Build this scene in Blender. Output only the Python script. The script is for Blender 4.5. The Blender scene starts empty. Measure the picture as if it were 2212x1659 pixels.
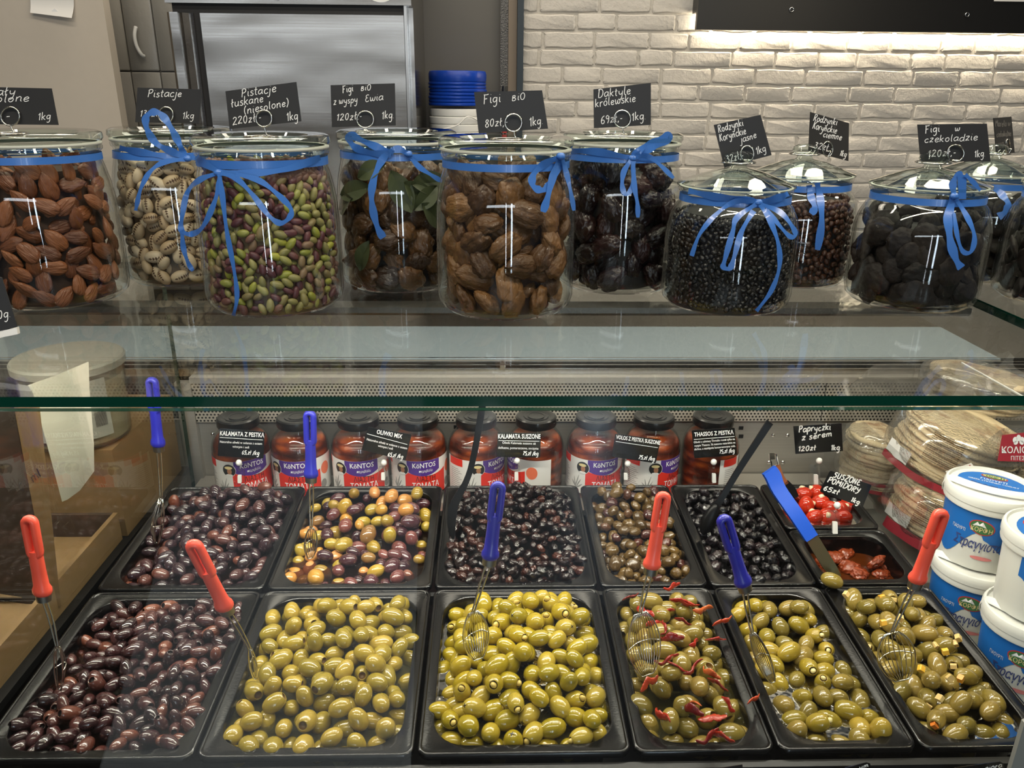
import bpy, bmesh, math, random
import numpy as np
from mathutils import Vector, Matrix, Quaternion
random.seed(7)
RNG = np.random.default_rng(11)
SC = bpy.context.scene
COL = SC.collection
# ------------------------------------------------------------------ camera
F_PX = 1701.5
_p, _y, _r, _s = .3983, .0296, .0107, math.radians(2.3)
_c, _n = math.cos, math.sin
SLOPE = np.array([[1, 0, 0], [0, _c(_s), -_n(_s)], [0, _n(_s), _c(_s)]])      # the display deck rises 2.3 degrees to the back
_rz = np.array([[_c(_y), -_n(_y), 0], [_n(_y), _c(_y), 0], [0, 0, 1]])
_fw, _dn, _rt = np.array([0, _c(_p), -_n(_p)]), np.array([0, -_n(_p), -_c(_p)]), np.array([1., 0, 0])
CR, CD, CF = [SLOPE @ (_rz.T @ v) for v in (_c(_r) * _rt - _n(_r) * _dn, _n(_r) * _rt + _c(_r) * _dn, _fw)]
CP = SLOPE @ np.array([.362, -.7121, .7937])
cam = bpy.data.cameras.new('camera')
cam.sensor_width = 36.0
cam.lens = 36.0 * F_PX / 2212
cam.clip_start = .01
camo = bpy.data.objects.new('camera', cam)
COL.objects.link(camo)
camo.matrix_world = Matrix([[CR[0], -CD[0], -CF[0], CP[0]], [CR[1], -CD[1], -CF[1], CP[1]], [CR[2], -CD[2], -CF[2], CP[2]], [0, 0, 0, 1]])
SC.camera = camo
# ------------------------------------------------------------------ world, lights, exposure
SC.view_settings.view_transform = 'Standard'
SC.view_settings.look = 'None'
SC.view_settings.gamma = 1
SC.view_settings.use_curve_mapping = False
SC.view_settings.exposure = -0.05
SC.cycles.max_bounces = 10
SC.cycles.diffuse_bounces = 3
SC.cycles.glossy_bounces = 4
SC.cycles.transmission_bounces = 8
SC.cycles.transparent_max_bounces = 32
SC.cycles.caustics_reflective = False
SC.cycles.caustics_refractive = False
SC.cycles.sample_clamp_indirect = 6
SC.cycles.use_denoising = True
W = bpy.data.worlds.new('market_hall')
SC.world = W
W.use_nodes = True
W.node_tree.nodes['Background'].inputs[0].default_value = (.80, .86, 1, 1)
W.node_tree.nodes['Background'].inputs[1].default_value = .06
def area(name, loc, size, power, color, aim=(0, 0, -1)):
    l = bpy.data.lights.new(name, 'AREA')
    l.shape = 'RECTANGLE'
    l.size, l.size_y = size
    l.energy = power
    l.color = color
    o = bpy.data.objects.new(name, l)
    COL.objects.link(o)
    o.location = loc
    o.rotation_euler = Vector(aim).to_track_quat('-Z', 'Y').to_euler()
    return o
WARM = (1, .90, .74)
area('ceiling_tube_light_over_counter', (.45, .50, 1.95), (2.6, .06), 24, WARM)
area('ceiling_tube_light_over_customers', (.4, -.50, 1.75), (2.8, .06), 38, WARM)
area('added_rim_glint_panel', (.5, 1.56, 1.95), (2.8, .34), 26, WARM, (0, -.25, -1))  # unseen panel, sized and placed to glint on the front pan rims
area('under_shelf_led_light', (.14, .301, .4765), (1.72, .012), 11, (1, .94, .82), (0, .05, -1))
area('added_fridge_band_light', (-.6, -4.95, 1.31), (4.6, .15), 17, (.84, .92, 1), (0, 1, -.05))  # unseen light bar, added for the bright band mirrored in the refrigerator
area('added_jar_streak_light', (.98, -3.6, .25), (.16, 2.0), 20, (.70, .84, 1), (0, 1, 0))  # unseen upright strip, added for the bluish streaks on the jar glass
area('added_jar_streak_light_narrow', (.36, -3.6, .25), (.07, 2.0), 8, (.86, .93, 1), (0, 1, 0))  # second added strip, narrower, for another streak on the jars
area('pendant_lamp_right', (1.75, .30, 1.35), (.16, .16), 8, (1, .86, .62), (-.2, 0, -1))

# ------------------------------------------------------------------ pixel helpers (pixels of the 2212 x 1659 photograph)
def ray(x, y):
    return CF + (x - 1106) / F_PX * CR + (y - 829.5) / F_PX * CD
def on_plane(x, y, p, n):
    d = ray(x, y); n = np.asarray(n, float)
    return CP + d * (n @ (np.asarray(p, float) - CP)) / (n @ d)
def on_z(x, y, z): return on_plane(x, y, (0, 0, z), (0, 0, 1))
def on_y(x, y, Y): return on_plane(x, y, (0, Y, 0), (0, 1, 0))
def on_x(x, y, X): return on_plane(x, y, (X, 0, 0), (1, 0, 0))
DN = SLOPE @ np.array([0, 0, 1.])
def on_deck(x, y, h=0.): return on_plane(x, y, DN * h, DN)
def D(u, v, h=0.): return SLOPE @ np.array([u, v, h])
def px(P):
    q = np.asarray(P, float) - CP
    w = q @ CF
    return np.stack([1106 + F_PX * (q @ CR) / w, 829.5 + F_PX * (q @ CD) / w, w], -1)

# ------------------------------------------------------------------ materials
MATS = {}
class NT:
    """a small wrapper round a material's node tree"""
    def __init__(s, name):
        s.m = bpy.data.materials.new(name); s.m.use_nodes = True
        s.t = s.m.node_tree; s.n = s.t.nodes; s.n.clear()
        s.out = s.n.new('ShaderNodeOutputMaterial')
    def add(s, kind, **kw):
        nd = s.n.new('ShaderNode' + kind)
        for k, v in kw.items():
            if k.startswith('i_'):
                key = k[2:].replace('_', ' ')
                s.put(nd.inputs[key] if key in nd.inputs else nd.inputs[int(key)], v)
            else: setattr(nd, k, v)
        return nd
    def put(s, sock, v):
        if isinstance(v, bpy.types.NodeSocket): s.t.links.new(v, sock)
        elif isinstance(v, (tuple, list)) and len(v) == 3 and sock.type == 'RGBA': sock.default_value = (*v, 1)
        else: sock.default_value = v
    def math(s, op, a, b=0., c=None):
        nd = s.n.new('ShaderNodeMath'); nd.operation = op
        s.put(nd.inputs[0], a); s.put(nd.inputs[1], b)
        if c is not None: s.put(nd.inputs[2], c)
        return nd.outputs[0]
    def ramp(s, fac, stops, interp='LINEAR'):
        nd = s.n.new('ShaderNodeValToRGB'); nd.color_ramp.interpolation = interp
        e = nd.color_ramp.elements
        while len(e) < len(stops): e.new(.5)
        for i, (p, c) in enumerate(stops):
            e[i].position = p; e[i].color = (*c, 1) if len(c) == 3 else c
        s.put(nd.inputs[0], fac)
        return nd.outputs[0]
    def mixc(s, fac, a, b, blend='MIX'):
        nd = s.n.new('ShaderNodeMix'); nd.data_type = 'RGBA'; nd.blend_type = blend
        s.put(nd.inputs[0], fac); s.put(nd.inputs[6], a); s.put(nd.inputs[7], b)
        return nd.outputs[2]
    def coord(s, which='Object', scale=(1, 1, 1), rot=(0, 0, 0)):
        tc = s.n.new('ShaderNodeTexCoord'); mp = s.n.new('ShaderNodeMapping')
        mp.inputs['Scale'].default_value = scale; mp.inputs['Rotation'].default_value = rot
        s.t.links.new(tc.outputs[which], mp.inputs[0])
        return mp.outputs[0]
    def noise(s, vec, scale=5, detail=3, rough=.5, out=0):
        nd = s.add('TexNoise'); nd.inputs['Scale'].default_value = scale
        nd.inputs['Detail'].default_value = detail; nd.inputs['Roughness'].default_value = rough
        if vec is not None: s.t.links.new(vec, nd.inputs['Vector'])
        return nd.outputs[out]
    def bump(s, h, strength=.2, dist=.01):
        nd = s.add('Bump'); nd.inputs['Strength'].default_value = strength; nd.inputs['Distance'].default_value = dist
        s.t.links.new(h, nd.inputs['Height'])
        return nd.outputs[0]
    def principled(s, **kw):
        nd = s.n.new('ShaderNodeBsdfPrincipled')
        for k, v in kw.items():
            s.put(nd.inputs[k.replace('_', ' ')], v)
        s.t.links.new(nd.outputs[0], s.out.inputs[0])
        return nd
    def done(s, key):
        MATS[key] = s.m
        return s.m
def plain(key, color, rough=.5, metal=0., coat=0., spec=.5, bump=0., bscale=60, var=0., emit=None, alpha=None):
    t = NT(key)
    c = color
    kw = {}
    if var or bump:
        v = t.coord('Object')
        nz = t.noise(v, bscale, 4)
        if var: c = t.mixc(nz, tuple(max(0, x * (1 - var)) for x in color), tuple(min(1, x * (1 + var)) for x in color))
        if bump: kw['Normal'] = t.bump(nz, bump, .004)
    p = t.principled(Base_Color=c, Roughness=rough, Metallic=metal, Coat_Weight=coat, Specular_IOR_Level=spec, **kw)
    if emit:
        p.inputs['Emission Color'].default_value = (*emit[0], 1); p.inputs['Emission Strength'].default_value = emit[1]
    return t.done(key)
def glass(key, tint=(1, 1, 1), ior=1.5, rough=0., haze=0., hazecol=(1, 1, 1), gain=1.0):
    """thin clear pane: Fresnel reflection over a clear, tinted body"""
    t = NT(key)
    g = t.add('NewGeometry')
    io = t.math('ADD', t.math('MULTIPLY', g.outputs['Backfacing'], 1 / ior - ior), ior)
    fr = t.add('Fresnel'); t.put(fr.inputs['IOR'], io)
    f = fr.outputs[0] if gain == 1 else t.math('MINIMUM', t.math('MULTIPLY', fr.outputs[0], gain), 1.)
    tr = t.add('BsdfTransparent'); t.put(tr.inputs[0], tint)
    body = tr.outputs[0]
    if haze:
        df = t.add('BsdfDiffuse'); t.put(df.inputs[0], hazecol)
        mh = t.add('MixShader'); t.put(mh.inputs[0], haze)
        t.t.links.new(body, mh.inputs[1]); t.t.links.new(df.outputs[0], mh.inputs[2]); body = mh.outputs[0]
    gl = t.add('BsdfGlossy'); gl.inputs['Roughness'].default_value = rough
    mx = t.add('MixShader'); t.put(mx.inputs[0], f)
    t.t.links.new(body, mx.inputs[1]); t.t.links.new(gl.outputs[0], mx.inputs[2])
    t.t.links.new(mx.outputs[0], t.out.inputs[0])
    return t.done(key)

# ------------------------------------------------------------------ mesh building
class MB:
    def __init__(s): s.v = []; s.f = []
    def add(s, vs, fs):
        k = len(s.v); s.v += [tuple(map(float, v)) for v in vs]; s.f += [tuple(i + k for i in f) for f in fs]
        return s
    def box(s, lo, hi, M=None):
        x0, y0, z0 = lo; x1, y1, z1 = hi
        vs = [(x0, y0, z0), (x1, y0, z0), (x1, y1, z0), (x0, y1, z0), (x0, y0, z1), (x1, y0, z1), (x1, y1, z1), (x0, y1, z1)]
        if M is not None: vs = [M @ Vector(v) for v in vs]
        return s.add(vs, [(0, 3, 2, 1), (4, 5, 6, 7), (0, 1, 5, 4), (1, 2, 6, 5), (2, 3, 7, 6), (3, 0, 4, 7)])
    def lathe(s, prof, seg=24, cx=0., cy=0., a0=0., a1=2 * math.pi):
        full = abs(a1 - a0 - 2 * math.pi) < 1e-6
        n = seg if full else seg + 1
        vs = []; fs = []
        for r, z in prof:
            for i in range(n):
                a = a0 + (a1 - a0) * i / seg
                vs.append((cx + r * math.cos(a), cy + r * math.sin(a), z))
        for j in range(len(prof) - 1):
            for i in range(seg):
                k = (i + 1) % n
                fs.append((j * n + i, j * n + k, (j + 1) * n + k, (j + 1) * n + i))
        return s.add(vs, fs)
    def tube(s, pts, r, seg=8, closed=False, cap=True, flat=1., up=None):
        pts = [np.asarray(p, float) for p in pts]; n = len(pts)
        rs = r if isinstance(r, (list, tuple, np.ndarray)) else [r] * n
        vs = []; fs = []; prev = None
        for i, p in enumerate(pts):
            a = pts[(i - 1) % n] if (closed or i) else p
            b = pts[(i + 1) % n] if (closed or i < n - 1) else p
            t = b - a; t /= (np.linalg.norm(t) + 1e-12)
            if prev is None:
                u = np.asarray(up, float) if up is not None else np.array([0, 0, 1.]) if abs(t[2]) < .9 else np.array([1., 0, 0])
            else: u = prev
            u = u - t * (u @ t); u /= (np.linalg.norm(u) + 1e-12); prev = u
            w = np.cross(t, u)
            for k in range(seg):
                an = 2 * math.pi * k / seg
                vs.append(p + rs[i] * (math.cos(an) * u + flat * math.sin(an) * w))
        m = n if closed else n - 1
        for i in range(m):
            for k in range(seg):
                i2 = (i + 1) % n; k2 = (k + 1) % seg
                fs.append((i * seg + k, i * seg + k2, i2 * seg + k2, i2 * seg + k))
        if cap and not closed:
            fs.append(tuple(range(seg - 1, -1, -1))); fs.append(tuple((n - 1) * seg + k for k in range(seg)))
        return s.add(vs, fs)
    def strip(s, L, R, thick=0.):
        """a ribbon between two rails"""
        n = len(L)
        return s.add(list(L) + list(R), [(i, i + 1, n + i + 1, n + i) for i in range(n - 1)])
    def loops(s, rings, capbot=False, captop=False):
        n = len(rings[0]); vs = [p for r in rings for p in r]
        fs = [(j * n + i, j * n + (i + 1) % n, (j + 1) * n + (i + 1) % n, (j + 1) * n + i) for j in range(len(rings) - 1) for i in range(n)]
        if capbot: fs.append(tuple(range(n - 1, -1, -1)))
        if captop: fs.append(tuple((len(rings) - 1) * n + i for i in range(n)))
        return s.add(vs, fs)
    def mesh(s, name, smooth=False, weld=False):
        me = bpy.data.meshes.new(name)
        me.from_pydata(s.v, [], s.f)
        if smooth is True: me.shade_smooth()
        me.update()
        bm = bmesh.new(); bm.from_mesh(me)
        if weld: bmesh.ops.remove_doubles(bm, verts=bm.verts, dist=1e-6)
        bmesh.ops.recalc_face_normals(bm, faces=bm.faces)
        if smooth not in (True, False):
            for fc in bm.faces: fc.smooth = True
            for e in bm.edges:
                if len(e.link_faces) == 2 and e.calc_face_angle(0) > smooth: e.smooth = False
        bm.to_mesh(me); bm.free()
        return me
def M_(mat): return MATS[mat] if isinstance(mat, str) else mat
def obj(name, me, mat, parent=None, loc=None, rot=None):
    if isinstance(me, MB): me = me.mesh(name)
    if mat is not None and not me.materials: me.materials.append(M_(mat))
    o = bpy.data.objects.new(name, me); COL.objects.link(o)
    if parent is not None: o.parent = parent
    if loc is not None: o.location = loc
    if rot is not None: o.rotation_euler = rot
    return o
def tag(o, label, cat=None, group=None, kind=None):
    o['label'] = label
    if cat: o['category'] = cat
    if group: o['group'] = group
    if kind: o['kind'] = kind
    return o
def thing(name, label, cat, loc=(0, 0, 0), rot=None, group=None, M=None):
    o = bpy.data.objects.new(name, None); COL.objects.link(o); o.empty_display_size = .02
    o.location = loc
    if rot is not None: o.rotation_euler = rot
    if M is not None: o.matrix_world = M
    return tag(o, label, cat, group)
def structure(name, me, mat, label, parent=None):
    o = obj(name, me, mat, parent)
    if parent is None: tag(o, label, None, None, 'structure')
    return o
def copy_tree(o, parent=None):
    c = o.copy(); COL.objects.link(c)
    if parent is not None: c.parent = parent; c.matrix_parent_inverse = Matrix()
    for ch in [x for x in o.children]: copy_tree(ch, c)
    return c
def rrect(x0, x1, y0, y1, r, z, n=6):
    out = []
    for cx, cy, a in ((x1 - r, y1 - r, 0), (x0 + r, y1 - r, 90), (x0 + r, y0 + r, 180), (x1 - r, y0 + r, 270)):
        for i in range(n + 1):
            t = math.radians(a + 90 * i / n)
            out.append((cx + r * math.cos(t), cy + r * math.sin(t), z))
    return out
def catmull(P, k=6, closed=False):
    P = [np.asarray(p, float) for p in P]; n = len(P)
    if n < 3: return P
    out = []
    for i in range(n if closed else n - 1):
        g = (lambda j: P[j % n]) if closed else (lambda j: P[min(max(j, 0), n - 1)])
        p0, p1, p2, p3 = g(i - 1), g(i), g(i + 1), g(i + 2)
        for q in range(k):
            t = q / k
            out.append(.5 * (2 * p1 + (p2 - p0) * t + (2 * p0 - 5 * p1 + 4 * p2 - p3) * t * t + (3 * p1 - p0 - 3 * p2 + p3) * t ** 3))
    if not closed: out.append(P[-1])
    return out
def smoothnoise(P, seed, scale=1.):
    """cheap smooth 3-D noise, -1..1, from a few random sine waves"""
    r = np.random.default_rng(seed); P = np.asarray(P, float) * scale; s = np.zeros(len(P))
    for i in range(9):
        k = r.normal(0, 1, 3) * (1 + i * .35); s += np.sin(P @ k + r.uniform(0, 6.28)) / (1 + i * .25)
    return s / 3.2
ICO = {}
def ico(sub):
    if sub not in ICO:
        bm = bmesh.new(); bmesh.ops.create_icosphere(bm, subdivisions=sub, radius=1)
        ICO[sub] = (np.array([v.co[:] for v in bm.verts]), [tuple(v.index for v in f.verts) for f in bm.faces]); bm.free()
    return ICO[sub]
def blob(name, mat, dims, seed=0, sub=3, amp=.08, freq=2., ridge=0., squash=None, post=None):
    """a lumpy rounded body of the given semi-axes"""
    V, Fc = ico(sub); V = V.copy()
    n = smoothnoise(V, seed, freq)
    if ridge:
        n2 = 1 - np.abs(smoothnoise(V * np.array([1.7, 1.7, 1.]), seed + 50, freq * 2.2)) * 2
        V = V * (1 + amp * n - ridge * np.clip(n2, 0, 1) ** 2)[:, None]
    else: V = V * (1 + amp * n)[:, None]
    if post: V = post(V)
    V = V * np.array(dims)
    b = MB().add(V, Fc); me = b.mesh(name, True); me.materials.append(M_(mat))
    return me
# ------------------------------------------------------------------ material library
def S(r, g, b):
    return tuple(((c / 255) / 12.92 if c / 255 <= .04045 else ((c / 255 + .055) / 1.055) ** 2.4) for c in (r, g, b))
plain('wall_paint', S(200, 190, 176), .7, bump=.05, bscale=40, var=.03)
plain('floor_tile', S(52, 50, 48), .4, var=.08, bscale=3)
plain('floor_light_pale', S(176, 186, 198), .6)
plain('floor_mat', S(20, 20, 22), .8)
plain('ceiling_paint', S(190, 188, 182), .8)
plain('recess_wall', S(92, 90, 86), .6, var=.06, bscale=8)
plain('brick_white', S(196, 191, 183), .75, bump=.5, bscale=90, var=.05)
plain('mortar', S(192, 187, 178), .85, bump=.4, bscale=120)
plain('frame_black', S(24, 27, 30), .45)
plain('panel_black', S(20, 19, 18), .4)
plain('black_plastic', S(7, 7, 8), .2, bump=.03, bscale=300)
plain('counter_black', S(16, 16, 18), .45)
plain('card_black', S(34, 34, 35), .55, var=.12, bscale=25)
plain('chalk_white', S(238, 238, 236), .7)
plain('print_white', S(245, 245, 245), .5)
plain('steel', S(190, 188, 184), .25, 1.)
plain('wire_steel', S(225, 222, 212), .14, 1.)
plain('chrome', S(235, 235, 235), .06, 1.)
plain('ferrule_steel', S(150, 148, 142), .35, 1.)
plain('white_plastic', S(236, 236, 232), .35)
plain('ribbon_blue', S(58, 108, 182), .28, coat=.15, bump=.05, bscale=700)
plain('handle_red', S(248, 92, 72), .32, coat=.1)
plain('handle_blue', S(42, 44, 158), .3, coat=.15)
plain('tongs_blue', S(14, 72, 178), .5, spec=.3)
plain('ladle_black', S(6, 6, 7), .38, spec=.25)
plain('lid_blue', S(10, 62, 168), .32)
plain('paper_white', S(228, 226, 222), .75)
plain('dark_rubber', S(30, 30, 32), .6)
glass('jar_glass', (.985, .995, .985), 1.5)
glass('pane_glass', (.97, .985, .975), 1.5)
glass('front_glass', (.97, .985, .975), 1.5)
glass('lid_glass', (.93, .98, .95), 1.5, gain=1.5)
glass('clear_acrylic', (.96, .97, .97), 1.5, gain=1.3)
glass('film', (.97, .97, .96), 1.45, .12, haze=.035, gain=1.6)
_t = MATS['film'].node_tree; _b = _t.nodes.new('ShaderNodeBump'); _n2 = _t.nodes.new('ShaderNodeTexNoise'); _n2.inputs['Scale'].default_value = 42.; _n2.inputs['Detail'].default_value = 3.
_b.inputs['Strength'].default_value = .8; _b.inputs['Distance'].default_value = .01; _t.links.new(_n2.outputs[0], _b.inputs['Height'])
for _g in _t.nodes:
    if _g.bl_idname in ('ShaderNodeBsdfGlossy', 'ShaderNodeFresnel'): _t.links.new(_b.outputs[0], _g.inputs['Normal'])
t = NT('edge_green')
t.principled(Base_Color=S(4, 52, 40), Roughness=.08, Coat_Weight=.5, Specular_IOR_Level=.6)
t.done('edge_green')
def brushed(key, col, rough, axis, var=.12, wavy=0., metal=1.):
    t = NT(key)
    sc = [3, 3, 3]; sc[axis] = .6
    v = t.coord('Object', tuple(a * 120 if i != axis else a * 4 for i, a in enumerate(sc)))
    n = t.noise(v, 1, 3, .6)
    kw = {}
    if wavy:
        w = t.noise(t.coord('Object', (2.2, 2.2, 5.5)), 1, 1.5, .4)
        kw['Normal'] = t.bump(w, wavy, .06)
    c = t.mixc(n, tuple(x * (1 - var) for x in col), tuple(min(1, x * (1 + var)) for x in col))
    r = t.math('ADD', t.math('MULTIPLY', n, .18), rough - .09)
    p = t.principled(Base_Color=c, Metallic=metal, Roughness=r, **kw)
    return t.done(key)
brushed('fridge_steel', S(178, 174, 168), .20, 0, .04, wavy=.13)
brushed('counter_steel', S(186, 182, 174), .34, 0, metal=.45)
t = NT('worktop_reflection_blue'); t.principled(Base_Color=S(150, 166, 176), Metallic=.35, Roughness=.42); t.done('worktop_reflection_blue')  # blue reflected light painted into the steel as a pale tone
# perforated steel: rows of small holes
t = NT('perforated_steel')
tc = t.n.new('ShaderNodeTexCoord'); sx = t.n.new('ShaderNodeSeparateXYZ'); t.t.links.new(tc.outputs['Object'], sx.inputs[0])
PX, PZ = .0078, .0070
row = t.math('FLOOR', t.math('DIVIDE', sx.outputs[2], PZ))
odd = t.math('MULTIPLY', t.math('MODULO', t.math('ABSOLUTE', row), 2.), .5)
fx = t.math('SUBTRACT', t.math('FRACT', t.math('ADD', t.math('DIVIDE', sx.outputs[0], PX), odd)), .5)
fz = t.math('SUBTRACT', t.math('FRACT', t.math('DIVIDE', sx.outputs[2], PZ)), .5)
d2 = t.math('ADD', t.math('MULTIPLY', fx, fx), t.math('MULTIPLY', fz, fz))
hole = t.math('LESS_THAN', d2, .088)
c = t.mixc(hole, S(196, 190, 178), S(14, 13, 12))
t.principled(Base_Color=c, Metallic=t.math('MULTIPLY', t.math('SUBTRACT', 1., hole), .35), Roughness=.4)
t.done('perforated_steel')
# wall tiles behind
t = NT('tile_grey'); v = t.coord('Object')
n = t.noise(v, 60, 3); n2 = t.noise(v, 2, 2)
t.principled(Base_Color=t.mixc(n2, S(158, 155, 148), S(176, 172, 164)), Roughness=.3, Normal=t.bump(n, .25, .003))
t.done('tile_grey')

# ------------------------------------------------------------------ the room
FLOOR = -.86
structure('floor', MB().box((-4, -5.2, FLOOR - .05), (5, 3, FLOOR)), 'floor_tile', 'tiled shop floor, coloured dark around the painted light patch')  # floor colour darkened so only the pale patch mirrors in the glass
tag(obj('floor_light_patch', MB().add([(-1.25, -3.6, FLOOR + .004), (-.02, -3.6, FLOOR + .004), (.16, -.9, FLOOR + .004), (-.62, -.9, FLOOR + .004)], [(0, 1, 2, 3)]), 'floor_light_pale'), 'daylight painted as a pale patch on the shop floor, mirrored in the front glass', 'painted floor light')  # flat patch painted as daylit floor, to veil the front glass
structure('ceiling', MB().box((-4, -5.2, 2.15), (5, 3, 2.2)), 'ceiling_paint', 'pale ceiling of the shop')
WB = 2.0      # face of the brick wall
# left painted wall: its right-hand edge shows left of the tiles
eL = on_y(243, 139, 1.62)[0]
structure('wall_left', MB().box((-4, 1.62, FLOOR), (eL, 1.66, 2.15)), 'wall_paint', 'cream painted wall on the left')
w = structure('wall_tiles', MB().box((-4, 2.02, FLOOR), (.62, 2.1, 2.15)), 'recess_wall', 'grey tiled wall beside the refrigerator')
tx0 = on_y(228, 60, 2.0)[0]; tz0 = on_y(300, 154, 2.0)[2]
tw = on_y(330, 60, 2.0)[0] - on_y(265, 60, 2.0)[0]
t0 = on_y(265, 60, 2.0)[0]
me_t = None
for i in range(-3, 5):
    for j in range(-2, 3):
        th = .36
        if me_t is None:
            b = MB(); g = .0022
            b.loops([rrect(g, tw - g, g, th - g, .002, 0, 1), rrect(g, tw - g, g, th - g, .002, .008, 1), rrect(g + .003, tw - g - .003, g + .003, th - g - .003, .002, .010, 1)], captop=True)
            me_t = b.mesh('wall_tile', .6)
        o = obj('wall_tile', me_t, 'tile_grey', w)
        o.matrix_local = Matrix.Translation((t0 + i * tw, 2.02, tz0 + j * th)) @ Matrix.Rotation(math.pi / 2, 4, 'X')
        if t0 + (i + 1) * tw > .1: bpy.data.objects.remove(o)
# a small white hook on the tiles
hk = on_y(302, 92, 2.0)
tag(obj('wall_hook', MB().tube(catmull([hk + (-.002, -.008, .045), hk + (-.006, -.018, .02), hk + (-.004, -.02, -.01), hk + (.006, -.018, -.035), hk + (.010, -.008, -.04)], 4), .006, 8).mesh('wall_hook', True), 'white_plastic'), 'small white plastic hook stuck on the grey wall tiles', 'hook')
# paper notice on the left wall
pc = [(62, -40), (158, -40), (161, 40), (68, 28)]
P4 = [on_y(x, y, 1.612) for x, y in pc]
ntc = thing('paper_notice', 'white paper notice taped to the cream wall, its lower edge curling', 'notice', P4[2])
b = MB(); Lr, Rr = [], []
for i in range(7):
    k = i / 6
    a, c_ = P4[0] * (1 - k) + P4[3] * k, P4[1] * (1 - k) + P4[2] * k
    off = np.array([0, -.02 * max(0, k - .6) ** 1.5 * 3, 0])
    Lr.append(a + off * .4); Rr.append(c_ + off)
b.strip(Lr, Rr)
o = obj('sheet', b.mesh('sheet', True), 'paper_white', ntc); o.location = -Vector(P4[2])
b = MB(); q = [on_y(x, y, 1.605) for x, y in ((101, 32), (118, 18), (137, 36))]; b.add(q, [(0, 1, 2)])
o = obj('folded_corner', b, 'print_white', ntc); o.location = -Vector(P4[2])

# brick wall: every brick is a piece of its own on the mortar backing
bx0 = on_y(1128, 100, WB)[0]
wb = structure('wall_brick', MB().box((bx0, WB, FLOOR), (4.9, WB + .1, 2.15)), 'mortar', 'white painted brick wall behind the jars')
course = (on_y(1700, 218, WB)[2] - on_y(1700, 254, WB)[2])
zc0 = on_y(1700, 219, WB)[2]
BR = []
for v in range(8):
    r = np.random.default_rng(100 + v)
    L = [1., .78, .92, .62, 1.08, .85, .7, .97][v] * .172
    H = course - .0065
    g = 5; ring0, ring1, ring2 = [], [], []
    base = rrect(0, L, 0, H, .004, 0, 1)
    n = len(base); outline = []
    for i in range(n):
        a, c_ = np.array(base[i]), np.array(base[(i + 1) % n])
        for k in range(4): outline.append(a + (c_ - a) * k / 4)
    outline = np.array(outline); jit = r.normal(0, .0011, (len(outline), 2))
    outline[:, :2] += jit
    ctr = np.array([L / 2, H / 2])
    rings = []
    for ins, dep in ((0, -.001), (.0008, .0032), (.0035, .0050)):
        q = outline.copy(); dlt = ctr - q[:, :2]; q[:, :2] += np.sign(dlt) * np.minimum(np.abs(dlt), ins)
        q[:, 2] = dep + r.normal(0, .0006, len(q)) * (dep > .004); rings.append([tuple(p) for p in q])
    BR.append((MB().loops(rings, captop=True).mesh('brick', .5), L))
nb = 0
for j in range(-14, 9):
    z = zc0 + j * course
    if z < .16 or z > 1.16: continue
    x = bx0 + .002 - RNG.uniform(0, .12)
    while x < 2.75:
        me, L = BR[int(RNG.integers(8))]; sx_ = 1.
        if x < bx0:
            if x + L < bx0 + .03: x += L + .009; continue
            sx_ = (x + L - bx0) / L; L *= sx_; x = bx0 + .001
        o = obj('brick', me, 'brick_white', wb)
        o.matrix_local = Matrix.Translation((x, WB, z + RNG.normal(0, .001))) @ Matrix.Rotation(math.pi / 2, 4, 'X') @ Matrix.Rotation(RNG.normal(0, .004), 4, 'Z') @ Matrix.Diagonal((sx_, 1, 1, 1))
        x += L + RNG.uniform(.005, .009)

# recess between refrigerator and bricks: aluminium strip, dark frame
a0, a1 = on_y(1081, 100, 2.0)[0], on_y(1097, 100, 2.0)[0]
structure('trim_1', MB().box((a0, 1.985, FLOOR), (a1, 2.015, 2.15)), plain('hammered_aluminium', S(96, 96, 96), .35, .8, bump=1., bscale=260, var=.3), 'hammered aluminium corner strip')
structure('trim_2', MB().box((a1 + .001, 1.985, FLOOR), (on_y(1116, 100, 2.0)[0], 2.015, 2.15)), plain('beige_strip', S(118, 106, 92), .6), 'beige strip beside the frame')
structure('trim_3', MB().box((on_y(1117, 100, 1.98)[0], 1.965, FLOOR), (on_y(1131, 100, 1.98)[0] - .001, 2.0, 2.15)), plain('anthracite', S(30, 42, 50), .45), 'dark anthracite frame at the edge of the bricks')

# black hood panel with the warm light strip under it
q0, q1 = on_y(1504, 64, 1.92), on_y(2212, 66, 1.92)
hood = thing('lamp_hood', 'matt black board with a warm light strip under its lower edge, on the brick wall', 'lamp', (q0[0], 1.92, q0[2]))
obj('board', MB().box((0, 0, 0), (2.4, .02, .5)), 'panel_black', hood)
obj('back_board', MB().box((0.0, .021, .05), (2.4, .07, .5)), 'panel_black', hood)
plain('led_warm', (1, 1, 1), .5, emit=((1, .86, .64), 55.))
obj('led_strip', MB().box((.03, .042, .026), (2.38, .062, .049)), 'led_warm', hood)
for x, y in ((1710, 21), (2089, 32)):
    s_ = on_y(x, y, 1.918) - np.array([q0[0], 1.92, q0[2]])
    b = MB().tube([s_ + (.006 * math.cos(a), -.001, .006 * math.sin(a)) for a in np.linspace(0, 6.28, 13)[:-1]], .0015, 6, closed=True)
    obj('ring_eyelet', b.mesh('ring_eyelet', True), 'chrome', hood)
o = obj('paper_label', MB().box((on_y(2156, -40, 1.918)[0] - q0[0], -.003, on_y(2160, 3, 1.918)[2] - q0[2]), (2.2, -.0005, .4)), 'paper_white', hood)

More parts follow.
